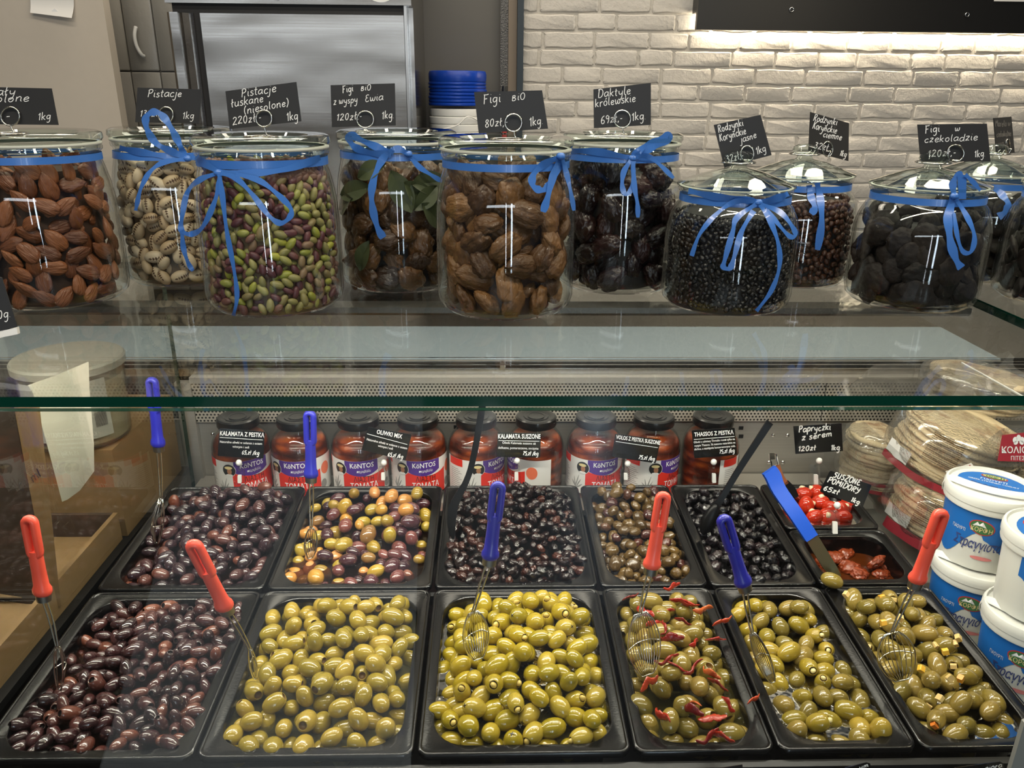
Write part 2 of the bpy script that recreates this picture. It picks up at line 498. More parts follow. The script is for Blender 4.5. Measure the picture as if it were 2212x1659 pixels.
# ------------------------------------------------------------------ refrigerator
FY = 1.6
fl, fr_ = on_y(388, 25, FY)[0] - .02, on_y(872, 25, FY)[0]
gap_z = on_y(600, 20, FY)[2]
fridge = thing('refrigerator', 'tall brushed stainless steel refrigerator behind the counter', 'refrigerator', (0, 0, FLOOR))
Z = lambda z: z - FLOOR
obj('body', MB().box((fl + .01, FY + .035, .1), (fr_ + .022, FY + .40, 2.05)), 'fridge_steel', fridge)
obj('top_panel', MB().box((fl - .012, FY - .012, Z(gap_z) + .012), (fr_ + .022, FY + .03, 1.95)), 'fridge_steel', fridge)
xg = on_y(432, 100, FY)[0]
dr = obj('door', MB().box((xg + .012, FY - .008, .12), (fr_, FY + .03, Z(gap_z) - .012)), 'fridge_steel', fridge)
b = MB()
prof = [(fl - .005, FY + .03), (fl - .005, FY - .025), (fl + .004, FY - .035), (fl + .026, FY - .035), (fl + .03, FY - .012), (fl + .045, FY - .004), (xg - .006, FY - .006), (xg - .006, FY + .03)]
b.loops([[(x, y, .12) for x, y in prof], [(x, y, Z(gap_z) - .012) for x, y in prof]], True, True)
obj('door_handle', b.mesh('door_handle', .5), 'fridge_steel', dr)
obj('door_seal', MB().box((xg - .006, FY + .002, .12), (xg + .012, FY + .03, Z(gap_z) - .012)), 'dark_rubber', dr)
obj('top_seal', MB().box((fl, FY + .004, Z(gap_z) - .012), (fr_, FY + .03, Z(gap_z) + .012)), 'dark_rubber', fridge)
obj('edge_strip', MB().box((fr_ + .001, FY - .006, .12), (fr_ + .008, FY + .03, Z(gap_z) + .05)), 'steel', fridge)
st = on_y(822, -14, FY - .0135)
b = MB()
for r_, dz in ((.034, 0),):
    b.add([(st[0] + r_ * math.cos(a), st[1], Z(st[2]) + .62 * r_ * math.sin(a)) for a in np.linspace(0, 6.28, 33)[:-1]], [tuple(range(32))])
dec = obj('service_sticker', b, 'print_white', fridge)
MATS['print_red'] = plain('print_red', S(168, 52, 50), .6)
b = MB()
sc_ = on_y(598, -4, FY - .0135); b.lathe([(0, 0), (.006, 0), (.007, -.002), (.007, -.004)], 16)
o = obj('lock', b.mesh('lock', .5), 'steel', fridge); o.location = (sc_[0], sc_[1], Z(sc_[2])); o.rotation_euler = (math.pi / 2, 0, 0)

# ------------------------------------------------------------------ stacked bucket lids in the recess
bc = on_y(988, 170, 1.9); br = .125 / 2 / F_PX * 1000 * px(bc)[2] * .998
zy = lambda y: on_y(988, y, 1.9 - br)[2]
bt = zy(162)
ringprof = lambda h: [(br * .90, 0), (br * .985, 0), (br, h * .25), (br, h * .7), (br * .97, h * .95), (br * .93, h), (br * .90, h * .7), (br * .88, h * .35), (0, h * .35)]
pitch = (zy(176) - zy(229)) / 7
z = zy(176)
me_lid = MB().lathe(ringprof(pitch * .97), 40).mesh('bucket_cover', .5)
me_top = MB().lathe(ringprof(zy(150) - zy(174)), 40).mesh('bucket_cover', .5)
names = ['topmost blue lid on the stack of bucket lids in the recess'] + [f'blue bucket lid in the recess, {k} from the top of the stack' for k in ('second', 'third', 'fourth', 'fifth', 'sixth', 'seventh', 'eighth')]
for i in range(8):
    o = obj('bucket_cover', me_lid if i else me_top, 'lid_blue', None, (bc[0] + RNG.normal(0, .0015), 1.9, z)); tag(o, names[i], 'lid', 'blue bucket lids stacked in the recess')
    z -= pitch
me_wl = MB().lathe([(br * .86, -.02), (br * .9, -.004), (br * .97, 0), (br * .985, .006), (br * .985, .018), (br * .95, .02), (br * .9, .017)], 40).mesh('white_bucket', .5)
for i in range(6):
    z -= .023 if i else .019
    o = obj('white_bucket', me_wl, 'white_plastic', None, (bc[0] + RNG.normal(0, .002), 1.9, z)); tag(o, f'white plastic bucket under the blue lids, {["uppermost", "second", "third", "fourth", "fifth", "sixth"][i]} of the nested stack', 'bucket', 'white buckets nested under the blue lids')
b = MB().tube(catmull([on_y(935, 283, 1.9 - br - .004), on_y(985, 272, 1.9 - br - .012), on_y(1010, 252, 1.9 - br - .008), on_y(1035, 262, 1.9 - br * .7)], 6), .0022, 6)
tag(obj('bucket_handle_wire', b.mesh('bucket_handle_wire', True), 'white_plastic'), 'thin white bail handle hanging across the nested white buckets', 'bucket handle')
stand = thing('marker_pen', 'black capped marker standing against the aluminium strip', 'marker', on_y(1090, 200, 1.93))
obj('cap', MB().lathe([(0, .02), (.008, .02), (.009, .015), (.009, -.035), (0, -.035)], 16).mesh('cap', .5), 'frame_black', stand)
obj('barrel', MB().lathe([(0, -.035), (.008, -.035), (.008, -.17), (0, -.17)], 16).mesh('barrel', .5), 'print_red', stand)
# ------------------------------------------------------------------ the display counter
ZS = .50                       # top of the glass shelf
SH_T = .010
XR = 1.026
YF = -.0695                    # its front edge
XL = -1.0
YB = .52
def glass_slab(o_name, lo, hi, label, cat, edge='edge_green', mat='pane_glass', faces='xyz', group=None):
    """a glass sheet: two clear faces and four green ground edges"""
    t_ = thing(o_name, label, cat, lo, None, group)
    d = np.array(hi) - np.array(lo); ax = int(np.argmin(d))
    o1, o2 = [i for i in range(3) if i != ax]
    b = MB(); e = MB()
    c = lambda u, v, w: [(w * d[ax] if i == ax else u * d[o1] if i == o1 else v * d[o2]) for i in range(3)]
    for w_ in (0, 1): b.add([c(0, 0, w_), c(1, 0, w_), c(1, 1, w_), c(0, 1, w_)], [(0, 1, 2, 3)])
    # orient both faces outwards
    me = bpy.data.meshes.new('sheet'); me.from_pydata(b.v, [], b.f); me.update()
    bm = bmesh.new(); bm.from_mesh(me); bm.faces.ensure_lookup_table()
    for f in bm.faces:
        f.normal_update()
        want = 1 if f.calc_center_median()[ax] > d[ax] / 2 else -1
        if f.normal[ax] * want < 0: f.normal_flip()
    bm.to_mesh(me); bm.free()
    obj('sheet', me, mat, t_)
    ring = [c(0, 0, 0), c(1, 0, 0), c(1, 1, 0), c(0, 1, 0)]; ring2 = [c(0, 0, 1), c(1, 0, 1), c(1, 1, 1), c(0, 1, 1)]
    e.loops([ring, ring2])
    obj('ground_edge', e.mesh('ground_edge'), edge, t_)
    return t_
glass_slab('glass_shelf', (XL, YF, ZS - SH_T), (XR, YB, ZS), 'long clear glass shelf with a dark green edge carrying the big jars', 'glass shelf')
glass_slab('glass_shelf', (XR + .005, YF, ZS - SH_T), (2.2, YB, ZS), 'glass shelf of the next counter section, right of the long shelf', 'glass shelf')
glass_slab('display_glass', (XL, YF + .004, -.14), (2.2, YF + .012, ZS - SH_T - .006), 'large clear front glass pane of the olive counter', 'glass pane', mat='front_glass')
lmp = thing('shelf_lamp', 'slim grey light profile under the glass shelf between the jars', 'light profile', (-.74, .284, .4775))
obj('housing', MB().loops([[(0, .004, 0), (0, 0, .004), (0, 0, .0118), (0, .034, .0118), (0, .034, .004), (0, .030, 0)], [(1.76, .004, 0), (1.76, 0, .004), (1.76, 0, .0118), (1.76, .034, .0118), (1.76, .034, .004), (1.76, .030, 0)]], True, True), plain('profile_grey', S(120, 118, 112), .4, .5), lmp)
# deck, front and sides
X0, X1 = -.2735, 1.0815
def deckbox(name, lo, hi, mat, label, kind=None, cat=None):
    o = obj(name, MB().box(lo, hi), mat); o.matrix_world = Matrix(SLOPE.tolist()).to_4x4()
    tag(o, label, cat, None, kind); return o
deckbox('counter_deck', (-1.2, -.012, -.17), (2.4, .80, -.16), 'counter_black', 'black floor of the display counter under the pans', None, 'counter')
o = obj('counter_skirt', MB().box((-1.2, -.055, FLOOR), (2.4, -.012, -.035)), 'counter_black'); tag(o, 'black front panel of the counter below the pans', 'counter panel')
deckbox('pan_support', (X0, -.011, -.03), (X1, -.001, -.012), 'counter_black', 'black ledge that carries the front rims of the pans', None, 'ledge')
deckbox('cross_bar', (X0, .324, -.03), (X1, .334, -.012), 'counter_black', 'black cross bar between the two rows of pans', None, 'bar')
# back wall of the case
YW = .835
back = thing('display_case', 'steel rear wall of the display case with a perforated air duct', 'case wall', (0, YW, 0))
zp0, zp1, zp2 = on_y(1100, 906, YW)[2], on_y(1100, 822, YW)[2], on_y(1100, 812, YW - .01)[2]
obj('rear_panel', MB().box((-1.1, .002, -.16), (2.4, .01, zp0)), 'counter_steel', back)
sx = [on_y(x, 880, YW)[0] for x in (425, 1772)]
obj('air_grille', MB().box((sx[0], -.012, zp0), (sx[1] - .001, .004, zp1)), 'perforated_steel', back)
obj('air_grille', MB().box((sx[1] + .001, -.012, zp0), (2.4, .004, zp1)), 'perforated_steel', back)
obj('side_plate', MB().box((sx[0] - .035, -.014, -.16), (sx[0] - .001, .004, zp1)), 'counter_steel', back)
obj('upper_rail', MB().box((sx[0], -.02, zp1 + .0005), (2.4, .004, zp2)), 'counter_steel', back)
me_s = MB().lathe([(0, .003), (.003, .0028), (.0045, .0012), (.005, 0)], 12).mesh('screw', True)
for x, y, dy in ((855, 821, -.0125), (1283, 820, -.0125), (1703, 817, -.0125), (1745, 817, -.0125), (1670, 940, .0015), (1701, 940, .0015), (1661, 999, .0015), (1691, 999, .0015), (459, 937, .0015)):
    s_ = on_y(x, y, YW + dy); o = obj('screw', me_s, 'chrome', back); o.location = (s_[0], dy, s_[2]); o.rotation_euler = (math.pi / 2, 0, 0)
for x, y in ((1601, 925), (1601, 943), (985, 923)):
    s_ = on_y(x, y, YW); obj('slot', MB().box((s_[0] - .005, .0005, s_[2] - .004), (s_[0] + .005, .0018, s_[2] + .004)), 'frame_black', back)
# sliding door rails and the rear worktop
zr = zp2
rl = on_y(395, 800, YW)[0]
for k, (y0, y1, h, mat) in enumerate(((.000, .006, .012, 'steel'), (.016, .020, .016, 'chrome'), (.030, .034, .018, 'steel'), (.044, .049, .022, 'chrome'))):
    o = obj('door_rail', MB().box((-1.1, YW + y0, zr - .004), (2.4, YW + y1, zr + h)), mat)
    tag(o, ['front', 'second', 'third', 'rear'][k] + ' of the four thin steel sliding door rails behind the case', 'rail', 'sliding door rails')
wt = thing('rear_worktop', 'brushed steel worktop behind the display case, its pale reflection painted in', 'worktop', (0, YW + .060, zr + .018))
xe = on_z(2049, 711, zr + .02)[0]; xe2 = on_z(2180, 792, zr + .02)[0]
ye = on_z(1100, 706, zr + .02)[1] - YW - .06; ym = on_z(1100, 776, zr + .02)[1] - YW - .06
xm = (xe + xe2) / 2
obj('reflection_band', MB().box((-1.1, ym, -.02), (xm, ye, .003)), 'worktop_reflection_blue', wt)
obj('front_strip', MB().box((-1.1, 0, -.02), (xm, ym - .0005, .001)), 'counter_steel', wt)
obj('rear_strip_dim', MB().box((-1.1, ye + .0005, -.02), (xm, ye + .22, .001)), plain('worktop_shadow_steel', S(120, 116, 108), .35, 1.), wt)  # same flat top, coloured darker for its weaker reflection
obj('cabinet', MB().box((-1.1, .01, FLOOR - zr), (xm, ye + .2, -.021)), 'counter_black', wt)
for xx in (on_y(1086, 800, YW)[0],):
    o = obj('rail_joint', MB().box((xx - .006, YW - .002, zr - .004), (xx + .006, YW + .03, zr + .021)), 'steel'); tag(o, 'small steel joint clip on the sliding door rails', 'clip')
# left glass side panel between olives and the cartons
glass_slab('side_glass', (X0 - .014, -.05, -.14), (X0 - .006, .80, ZS - SH_T - .012), 'clear glass side panel left of the kalamata olives', 'glass pane')
# ------------------------------------------------------------------ olive materials: each fruit takes its own shade
def fruit(key, stops, rough=.22, coat=.25, speck=.0, bump=0., bscale=300, spec=.5, stretch=(1, 1, 1), bdist=.0015):
    t = NT(key)
    oi = t.add('ObjectInfo')
    c = t.ramp(oi.outputs['Random'], stops)
    v = t.coord('Object')
    n = t.noise(v, 55, 3)
    kw = {}
    if speck: c = t.mixc(t.math('MULTIPLY', n, speck), c, tuple(x * .35 for x in stops[0][1]))
    if bump: kw['Normal'] = t.bump(t.noise(t.coord('Object', stretch), bscale, 4), bump, bdist)
    p = t.principled(Base_Color=c, Roughness=rough, Coat_Weight=coat, Coat_Roughness=.03, Specular_IOR_Level=spec, **kw)
    return t.done(key)
fruit('green_olive', [(0, S(138, 121, 38)), (.5, S(158, 136, 42)), (1, S(174, 147, 56))], .2, .7, .25)
fruit('bright_olive', [(0, S(146, 129, 24)), (.6, S(170, 147, 30)), (1, S(178, 155, 62))], .2, .7, .2)
fruit('khaki_olive', [(0, S(122, 107, 44)), (.6, S(142, 122, 53)), (1, S(152, 128, 62))], .2, .7, .25)
fruit('kalamata', [(0, S(38, 24, 26)), (.55, S(62, 36, 38)), (.85, S(80, 46, 42)), (1, S(122, 70, 50))], .2, .8, .2)
fruit('kalamata_stone', [(0, S(36, 25, 30)), (.7, S(60, 40, 46)), (.9, S(92, 56, 50)), (1, S(120, 66, 48))], .2, .8, .2)
fruit('mixed_olive', [(0, S(52, 28, 36)), (.28, S(78, 42, 48)), (.42, S(120, 66, 60)), (.5, S(150, 120, 44)), (.75, S(176, 152, 52)), (.88, S(196, 138, 58)), (1, S(204, 142, 84))], .2, .8, .15)
fruit('dried_black', [(0, S(14, 9, 10)), (.7, S(34, 18, 18)), (1, S(70, 36, 26))], .2, .6, 0, .9, 110, bdist=.003)
fruit('dried_brown', [(0, S(70, 52, 26)), (.7, S(104, 80, 38)), (.86, S(80, 44, 34)), (1, S(62, 30, 30))], .2, .6, .2, .8, 100, bdist=.003)
fruit('dried_thassos', [(0, S(10, 9, 11)), (.8, S(24, 20, 24)), (1, S(40, 26, 28))], .28, .5, 0, .9, 120, bdist=.003)
plain('olive_inside', S(120, 88, 36), .45)
plain('dark_inside', S(24, 10, 10), .4)
plain('almond_peeled', S(206, 180, 96), .4, coat=.2)
plain('garlic', S(226, 212, 150), .35, coat=.3)
plain('cheese', S(228, 196, 128), .5, var=.15, bscale=90)
fruit('orange_bit', [(0, S(236, 150, 30)), (.6, S(244, 196, 70)), (1, S(220, 100, 40))], .35, .3)
fruit('dried_pepper', [(0, S(96, 14, 12)), (.5, S(158, 34, 20)), (.85, S(186, 66, 32)), (1, S(196, 100, 50))], .25, .4, 0, .9, 90, bdist=.004)
def brine(key, tint, haze, hazecol):
    t = NT(key)
    fr = t.add('Fresnel', i_IOR=1.34)
    nb = t.bump(t.noise(t.coord('Object'), 45, 2), .35, .004)
    gl = t.add('BsdfGlossy'); gl.inputs['Roughness'].default_value = .03
    t.t.links.new(nb, gl.inputs['Normal']); t.t.links.new(nb, fr.inputs['Normal'])
    tr = t.add('BsdfTransparent'); t.put(tr.inputs[0], tint)
    df = t.add('BsdfDiffuse'); t.put(df.inputs[0], hazecol)
    m1 = t.add('MixShader'); t.put(m1.inputs[0], haze); t.t.links.new(tr.outputs[0], m1.inputs[1]); t.t.links.new(df.outputs[0], m1.inputs[2])
    m2 = t.add('MixShader'); t.t.links.new(fr.outputs[0], m2.inputs[0]); t.t.links.new(m1.outputs[0], m2.inputs[1]); t.t.links.new(gl.outputs[0], m2.inputs[2])
    t.t.links.new(m2.outputs[0], t.out.inputs[0])
    return t.done(key)
brine('brine_clear', (.86, .84, .66), .12, S(120, 112, 60))
brine('brine_dark', (.55, .38, .30), .15, S(48, 26, 18))
brine('oil_orange', (.9, .55, .30), .15, S(170, 84, 30))

# ------------------------------------------------------------------ fruit shapes (long axis = local x)
def olive_mesh(name, mat, a, b, hole=0., cross=False, tip=.0, seg=18, inside='olive_inside', seed=0, cut=0.):
    prof = []
    N = 13
    for i in range(N + 1):
        t_ = math.pi * i / N
        x = -a * math.cos(t_); r = b * max(0., math.sin(t_)) ** .92
        if tip: x = x * (1 + tip * max(0, abs(x) / a - .75) ** 1.2 * 1.6)
        prof.append((max(r, 0), x))
    hi = []
    if hole:
        hr = hole * b
        prof = [p for p in prof if not (p[1] > 0 and p[0] < hr * 1.02)]
        xr = a * math.sqrt(max(0, 1 - (hr / b) ** 2))
        prof += [(hr * 1.12, xr * .985), (hr, xr * .955)]
        hi = [(hr, xr * .955), (hr * .95, xr * .75), (hr * .6, xr * .6), (0, xr * .58)]
    def rev(pr):
        bld = MB().lathe(pr, seg); V = np.array(bld.v); V = V[:, [2, 0, 1]]; bld.v = [tuple(p) for p in V]; return bld
    bld = rev(prof); V = np.array(bld.v)
    V[:, 1:] *= (1 + .05 * smoothnoise(V / b, seed, .8))[:, None]; bld.v = [tuple(p) for p in V]
    nmain = len(bld.f)
    if hi: h2 = rev(hi); bld.add(h2.v, h2.f)
    if cross:
        for an in (.3, 1.9):
            dy, dz = math.cos(an), math.sin(an); w_ = .05 * b; pts1, pts2 = [], []
            for k in (-.34, -.15, 0, .15, .34):
                rr = abs(k) * b; xx = -a * math.sqrt(1 - k * k) * 1.006 - (tip * a * .25 if tip else 0) * (1 - abs(k) * 2)
                for P_, sg in ((pts1, 1), (pts2, -1)):
                    P_.append((xx, k * b * dy - sg * w_ * dz, k * b * dz + sg * w_ * dy))
            bld.strip(pts1, pts2)
    me = bpy.data.meshes.new(name); me.from_pydata(bld.v, [], bld.f); me.shade_smooth()
    me.materials.append(M_(mat)); me.materials.append(M_(inside)); me.materials.append(M_('dark_inside'))
    bm = bmesh.new(); bm.from_mesh(me); bm.faces.ensure_lookup_table()
    nh = len(h2.f) if hi else 0
    for f in bm.faces:
        if nmain <= f.index < nmain + nh: f.material_index = 1
        elif f.index >= nmain + nh: f.material_index = 2
    bmesh.ops.recalc_face_normals(bm, faces=bm.faces); bm.to_mesh(me); bm.free()
    return me

# ------------------------------------------------------------------ packing
def pack(inside, hfun, rad, nmax, rng, box, floor, cand=14, layers=2.0):
    """drop round bodies one by one into a vessel; each rests on those below it and none rises over the heap line"""
    P = np.zeros((0, 3)); fails = 0
    R2 = 2 * rad * .93
    while len(P) < nmax and fails < 260:
        q = np.column_stack([rng.uniform(box[0], box[1], cand), rng.uniform(box[2], box[3], cand)])
        q = q[inside(q[:, 0], q[:, 1])]
        if not len(q): fails += .3; continue
        h = hfun(q[:, 0], q[:, 1]); z = np.maximum(h - layers * 2 * rad, floor) + rad
        if len(P):
            d2 = (q[:, None, 0] - P[None, :, 0]) ** 2 + (q[:, None, 1] - P[None, :, 1]) ** 2
            zz = np.where(d2 < R2 * R2, P[None, :, 2] + np.sqrt(np.maximum(R2 * R2 - d2, 0)), -9)
            z = np.maximum(z, zz.max(1))
        slack = z + rad - h
        k = int(np.argmin(slack))
        if slack[k] > 0: fails += 1; continue
        fails = max(0, fails - 2)
        P = np.vstack([P, [q[k, 0], q[k, 1], z[k]]])
    return P
def visible(Pw, rad, keep=300, minpx=5, step=3, occl=None):
    """which of the packed bodies show from the camera, largest first"""
    q = px(Pw); n = len(Pw)
    if n == 0: return np.zeros(0, int)
    rp = F_PX * rad / q[:, 2] / step
    X, Y = (q[:, 0] + 420) / step, (q[:, 1] + 60) / step
    H, Wd = 1840 // step + 1, 3060 // step + 1
    zb = np.full((H, Wd), 1e9); ib = np.full((H, Wd), -1, int)
    for i in range(n):
        r = rp[i]; x0, x1 = int(max(0, X[i] - r)), int(min(Wd - 1, X[i] + r)) + 1; y0, y1 = int(max(0, Y[i] - r)), int(min(H - 1, Y[i] + r)) + 1
        if x1 <= x0 or y1 <= y0: continue
        yy, xx = np.mgrid[y0:y1, x0:x1]; d2 = (xx - X[i]) ** 2 + (yy - Y[i]) ** 2; m = d2 < r * r
        z = q[i, 2] - rad * np.sqrt(np.clip(1 - d2 / (r * r), 0, 1)); sub = zb[y0:y1, x0:x1]; m &= z < sub
        sub[m] = z[m]; ib[y0:y1, x0:x1][m] = i
    cnt = np.bincount(ib[ib >= 0], minlength=n)
    idx = np.argsort(-cnt)
    return idx[cnt[idx] >= minpx][:keep]

# ------------------------------------------------------------------ pans
UB = [-.269, 0, .269, .538, .718, .898, 1.078]
def pan(u0, u1, v0, v1, label, r_in=.042, depth=.10, group='black gastronorm pans'):
    g = .0022
    a0, a1, b0, b1 = u0 + g, u1 - g, v0 + g, v1 - g
    t_ = thing('food_pan', label, 'food pan', D(u0, v0, 0), (_s, 0, 0), group)
    L = lambda ins, r, z, n=7: [(x - u0, y - v0, zz) for x, y, zz in rrect(a0 + ins, a1 - ins, b0 + ins, b1 - ins, r, z, n)]
    b = MB().loops([L(.0005, .014, -.010), L(0, .014, -.0085), L(0, .014, -.002), L(.0012, .0135, -.0004), L(.0028, .013, 0), L(.0042, .012, -.0006), L(.0052, .012, -.0022), L(.0075, .012, -.0026), L(.0155, r_in, -.0030), L(.0172, r_in, -.0042), L(.0185, r_in, -.010)])
    obj('rim', b.mesh('rim', .7), 'black_plastic', t_)
    b = MB().loops([L(.0185, r_in, -.010), L(.024, r_in, -depth + .012), L(.032, r_in, -depth), L(.06, r_in * .6, -depth)], captop=True)
    obj('basin', b.mesh('basin', .7), 'black_plastic', t_)
    return t_
V0, V1, V2 = .001, .329, .657
def liquid(name, u0, u1, v0, v1, level, mat, label, r_in=.04):
    """level surface of the liquid; the pan is tilted, the liquid is not"""
    ins = .021
    ring = rrect(u0 + ins, u1 - ins, v0 + ins, v1 - ins, r_in, 0, 7)
    zf = D(u0, v0, level)[2]
    P = []
    for x, y, _ in ring:
        w_ = D(x, y, 0); P.append((w_[0], w_[1], zf))
    o = obj(name, MB().add(P, [tuple(range(len(P)))]), mat)
    return tag(o, label, None, None, 'stuff')
TILT = Quaternion((1, 0, 0), _s)
def heap(u0, u1, v0, v1, name, label, group, meshes, a, b_, hf, seed, scale=(.9, 1.12), layers=1.7, tilt=.35, keep=300, filling=None, cat='olive', reff=None, weights=None):
    rng = np.random.default_rng(seed)
    rad = reff or (a * b_ * b_) ** (1 / 3) * .96
    ins = .0165 + b_ * .62
    cu, cv = (u0 + u1) / 2, (v0 + v1) / 2; hu, hv = (u1 - u0) / 2 - ins, (v1 - v0) / 2 - ins; rc = .034
    def inside(x, y):
        dx, dy = np.abs(x - cu) - (hu - rc), np.abs(y - cv) - (hv - rc)
        return (np.hypot(np.maximum(dx, 0), np.maximum(dy, 0)) < rc) & (dx < rc) & (dy < rc)
    def hfun(x, y):
        s, t_ = (x - u0) / (u1 - u0), (y - v0) / (v1 - v0)
        h = hf(s, t_)
        e = np.minimum(np.minimum(x - u0, u1 - x), np.minimum(y - v0, v1 - y)) - ins
        return np.where(h > .004, .004 + (h - .004) * np.clip(e / .028, 0, 1), h)
    P = pack(inside, hfun, rad, 900, rng, (u0 + ins, u1 - ins, v0 + ins, v1 - ins), -.09, layers=layers)
    Pw = (SLOPE @ P.T).T
    vis = visible(Pw, rad * 1.05, keep, 4)
    out = []
    for i in vis:
        ax = rng.uniform(0, 2 * math.pi); el = rng.normal(0, tilt)
        d = Vector((math.cos(ax) * math.cos(el), math.sin(ax) * math.cos(el), math.sin(el)))
        if rng.uniform() < .34: d = (d * .8 + Vector((rng.normal(0, .3), -.7, .75)) * (1 if rng.uniform() < .6 else -1)).normalized()
        q = TILT @ d.to_track_quat('X', 'Z') @ Quaternion((1, 0, 0), rng.uniform(0, 6.28))
        k = int(rng.choice(len(meshes), p=weights)); s = rng.uniform(*scale)
        o = bpy.data.objects.new(name, meshes[k]); COL.objects.link(o)
        o.location = Pw[i]; o.rotation_mode = 'QUATERNION'; o.rotation_quaternion = q
        o.scale = (s * rng.uniform(.95, 1.06), s, s)
        tag(o, label, cat, group)
        if filling:
            tocam = Vector(CP) - o.location; tocam.normalize()
            if (q @ Vector((1, 0, 0))).dot(tocam) > .15 and meshes[k].get('open'):
                fm = filling[int(rng.integers(len(filling)))]
                c = bpy.data.objects.new(fm.name.split('.')[0], fm); COL.objects.link(c); c.parent = o
                c.location = (a * .86, 0, 0); c.rotation_euler = (rng.uniform(0, 6.28), rng.normal(0, .15), rng.normal(0, .15))
        out.append(o)
    return out
g_ = lambda s, t_, s0, t0, ws, wt: np.exp(-((s - s0) / ws) ** 2 - ((t_ - t0) / wt) ** 2)
def variants(mat, a, b, n=3, **kw):
    out = []
    for i in range(n): out.append(olive_mesh('olive', mat, a, b, seed=i * 7 + 1, **kw))
    return out
def opened(ms):
    for m in ms: m['open'] = 1
    return ms
PANS = {}
lab = {(0, 0): 'front left pan of pitted kalamata olives', (0, 1): 'pan of pitted green olives at the front, right of the pitted kalamata',
       (0, 2): 'pan heaped with almond stuffed olives in the middle of the front row', (0, 3): 'narrow front pan of green olives mixed with red pepper strips',
       (0, 4): 'narrow front pan of garlic stuffed olives', (0, 5): 'front pan of cheese stuffed olives beside the yoghurt buckets',
       (1, 0): 'rear left pan of large kalamata olives with stones', (1, 1): 'rear pan of mixed yellow and purple olives', (1, 2): 'rear pan of dried black kalamata olives',
       (1, 3): 'narrow rear pan of wrinkled brown olives', (1, 4): 'narrow rear pan of dried black olives with the ladle'}
for (r, c), l in lab.items():
    PANS[r, c] = pan(UB[c], UB[c + 1], (V0, V1)[r], (V1, V2)[r], 'black plastic ' + l)
VM = V1 + (V2 - V1) / 2
pan(UB[5], UB[6], V1, VM, 'small black plastic pan of sun-dried tomatoes', .03)
pan(UB[5], UB[6], VM, V2, 'small black plastic pan of stuffed red peppers, behind the tomatoes', .03)

# front row
a, b = .0142, .0088
ms = variants('kalamata', a, b, 2, tip=.12) + variants('kalamata', a, b, 2, hole=.42, tip=.06, inside='dark_inside') + variants('kalamata', a, b, 1, cross=True)
heap(UB[0], UB[1], V0, V1, 'pitted_kalamata_olive', 'dark purple pitted kalamata olive in the front left pan', 'pitted kalamata olives in the front left pan', ms, a, b,
     lambda s, t_: .014 - .020 * g_(s, t_, .10, .55, .2, .25) - .012 * t_ + .006 * g_(s, t_, .65, .9, .3, .2), 21, (.85, 1.12), layers=1.6)
liquid('brine', UB[0], UB[1], V0, V1, -.016, 'brine_dark', 'dark brine round the pitted kalamata olives in the front left pan')
a, b = .0168, .0124
ms = variants('green_olive', a, b, 2) + variants('green_olive', a, b, 2, hole=.40) + variants('green_olive', a, b, 1, cross=True)
heap(UB[1], UB[2], V0, V1, 'pitted_green_olive', 'plain green pitted olive in the pan right of the pitted kalamata', 'pitted green olives', ms, a, b,
     lambda s, t_: .010 + .024 * g_(s, t_, .62, .7, .4, .45) - .012 * g_(s, t_, .05, .5, .15, .4), 22, (.86, 1.08))
liquid('brine', UB[1], UB[2], V0, V1, -.014, 'brine_clear', 'pale brine round the pitted green olives')
ms = opened(variants('bright_olive', a, b, 3, hole=.42)) + variants('bright_olive', a, b, 2, cross=True) + variants('bright_olive', a, b, 1)
alm = [blob('almond_filling', 'almond_peeled', (.0052, .0046, .0036), 3, 2, .05)]
heap(UB[2], UB[3], V0, V1, 'almond_stuffed_olive', 'yellow-green olive stuffed with a peeled almond in the heaped middle front pan', 'almond stuffed olives', ms, a, b,
     lambda s, t_: .013 + .034 * g_(s, t_, .6, .62, .42, .5) - .014 * g_(s, t_, .05, .5, .12, .5), 23, (.88, 1.1), filling=alm)
liquid('brine', UB[2], UB[3], V0, V1, -.014, 'brine_clear', 'pale brine round the almond stuffed olives')
a, b = .0172, .0128
ms = variants('khaki_olive', a, b, 3) + variants('khaki_olive', a, b, 1, hole=.4) + variants('khaki_olive', a, b, 1, cross=True)
pep = heap(UB[3], UB[4], V0, V1, 'pepper_olive', 'khaki green olive lying among red pepper strips in the narrow front pan', 'olives with red pepper strips', ms, a, b,
     lambda s, t_: .012 + .022 * g_(s, t_, .5, .6, .5, .6), 24, (.86, 1.08))
liquid('brine', UB[3], UB[4], V0, V1, -.014, 'brine_clear', 'thin brine under the olives with pepper strips')
ms = opened(variants('green_olive', a, b, 2, hole=.42)) + variants('khaki_olive', a, b, 2) + variants('green_olive', a, b, 1, cross=True)
gar = [blob('garlic_filling', 'garlic', (.005, .0042, .0034), 5, 2, .08)]
heap(UB[4], UB[5], V0, V1, 'garlic_stuffed_olive', 'green olive stuffed with garlic in the narrow pan with the dark blue skimmer', 'garlic stuffed olives', ms, a, b,
     lambda s, t_: .013 + .010 * g_(s, t_, .45, .8, .6, .3) - .006 * g_(s, t_, .5, .5, .6, .25), 25, (.86, 1.1), layers=1.5, filling=gar)
liquid('brine', UB[4], UB[5], V0, V1, -.012, 'brine_clear', 'pale brine round the garlic stuffed olives')
a, b = .0178, .0124
ms = opened(variants('khaki_olive', a, b, 3, hole=.44)) + variants('khaki_olive', a, b, 2) + variants('khaki_olive', a, b, 1, cross=True)
che = []
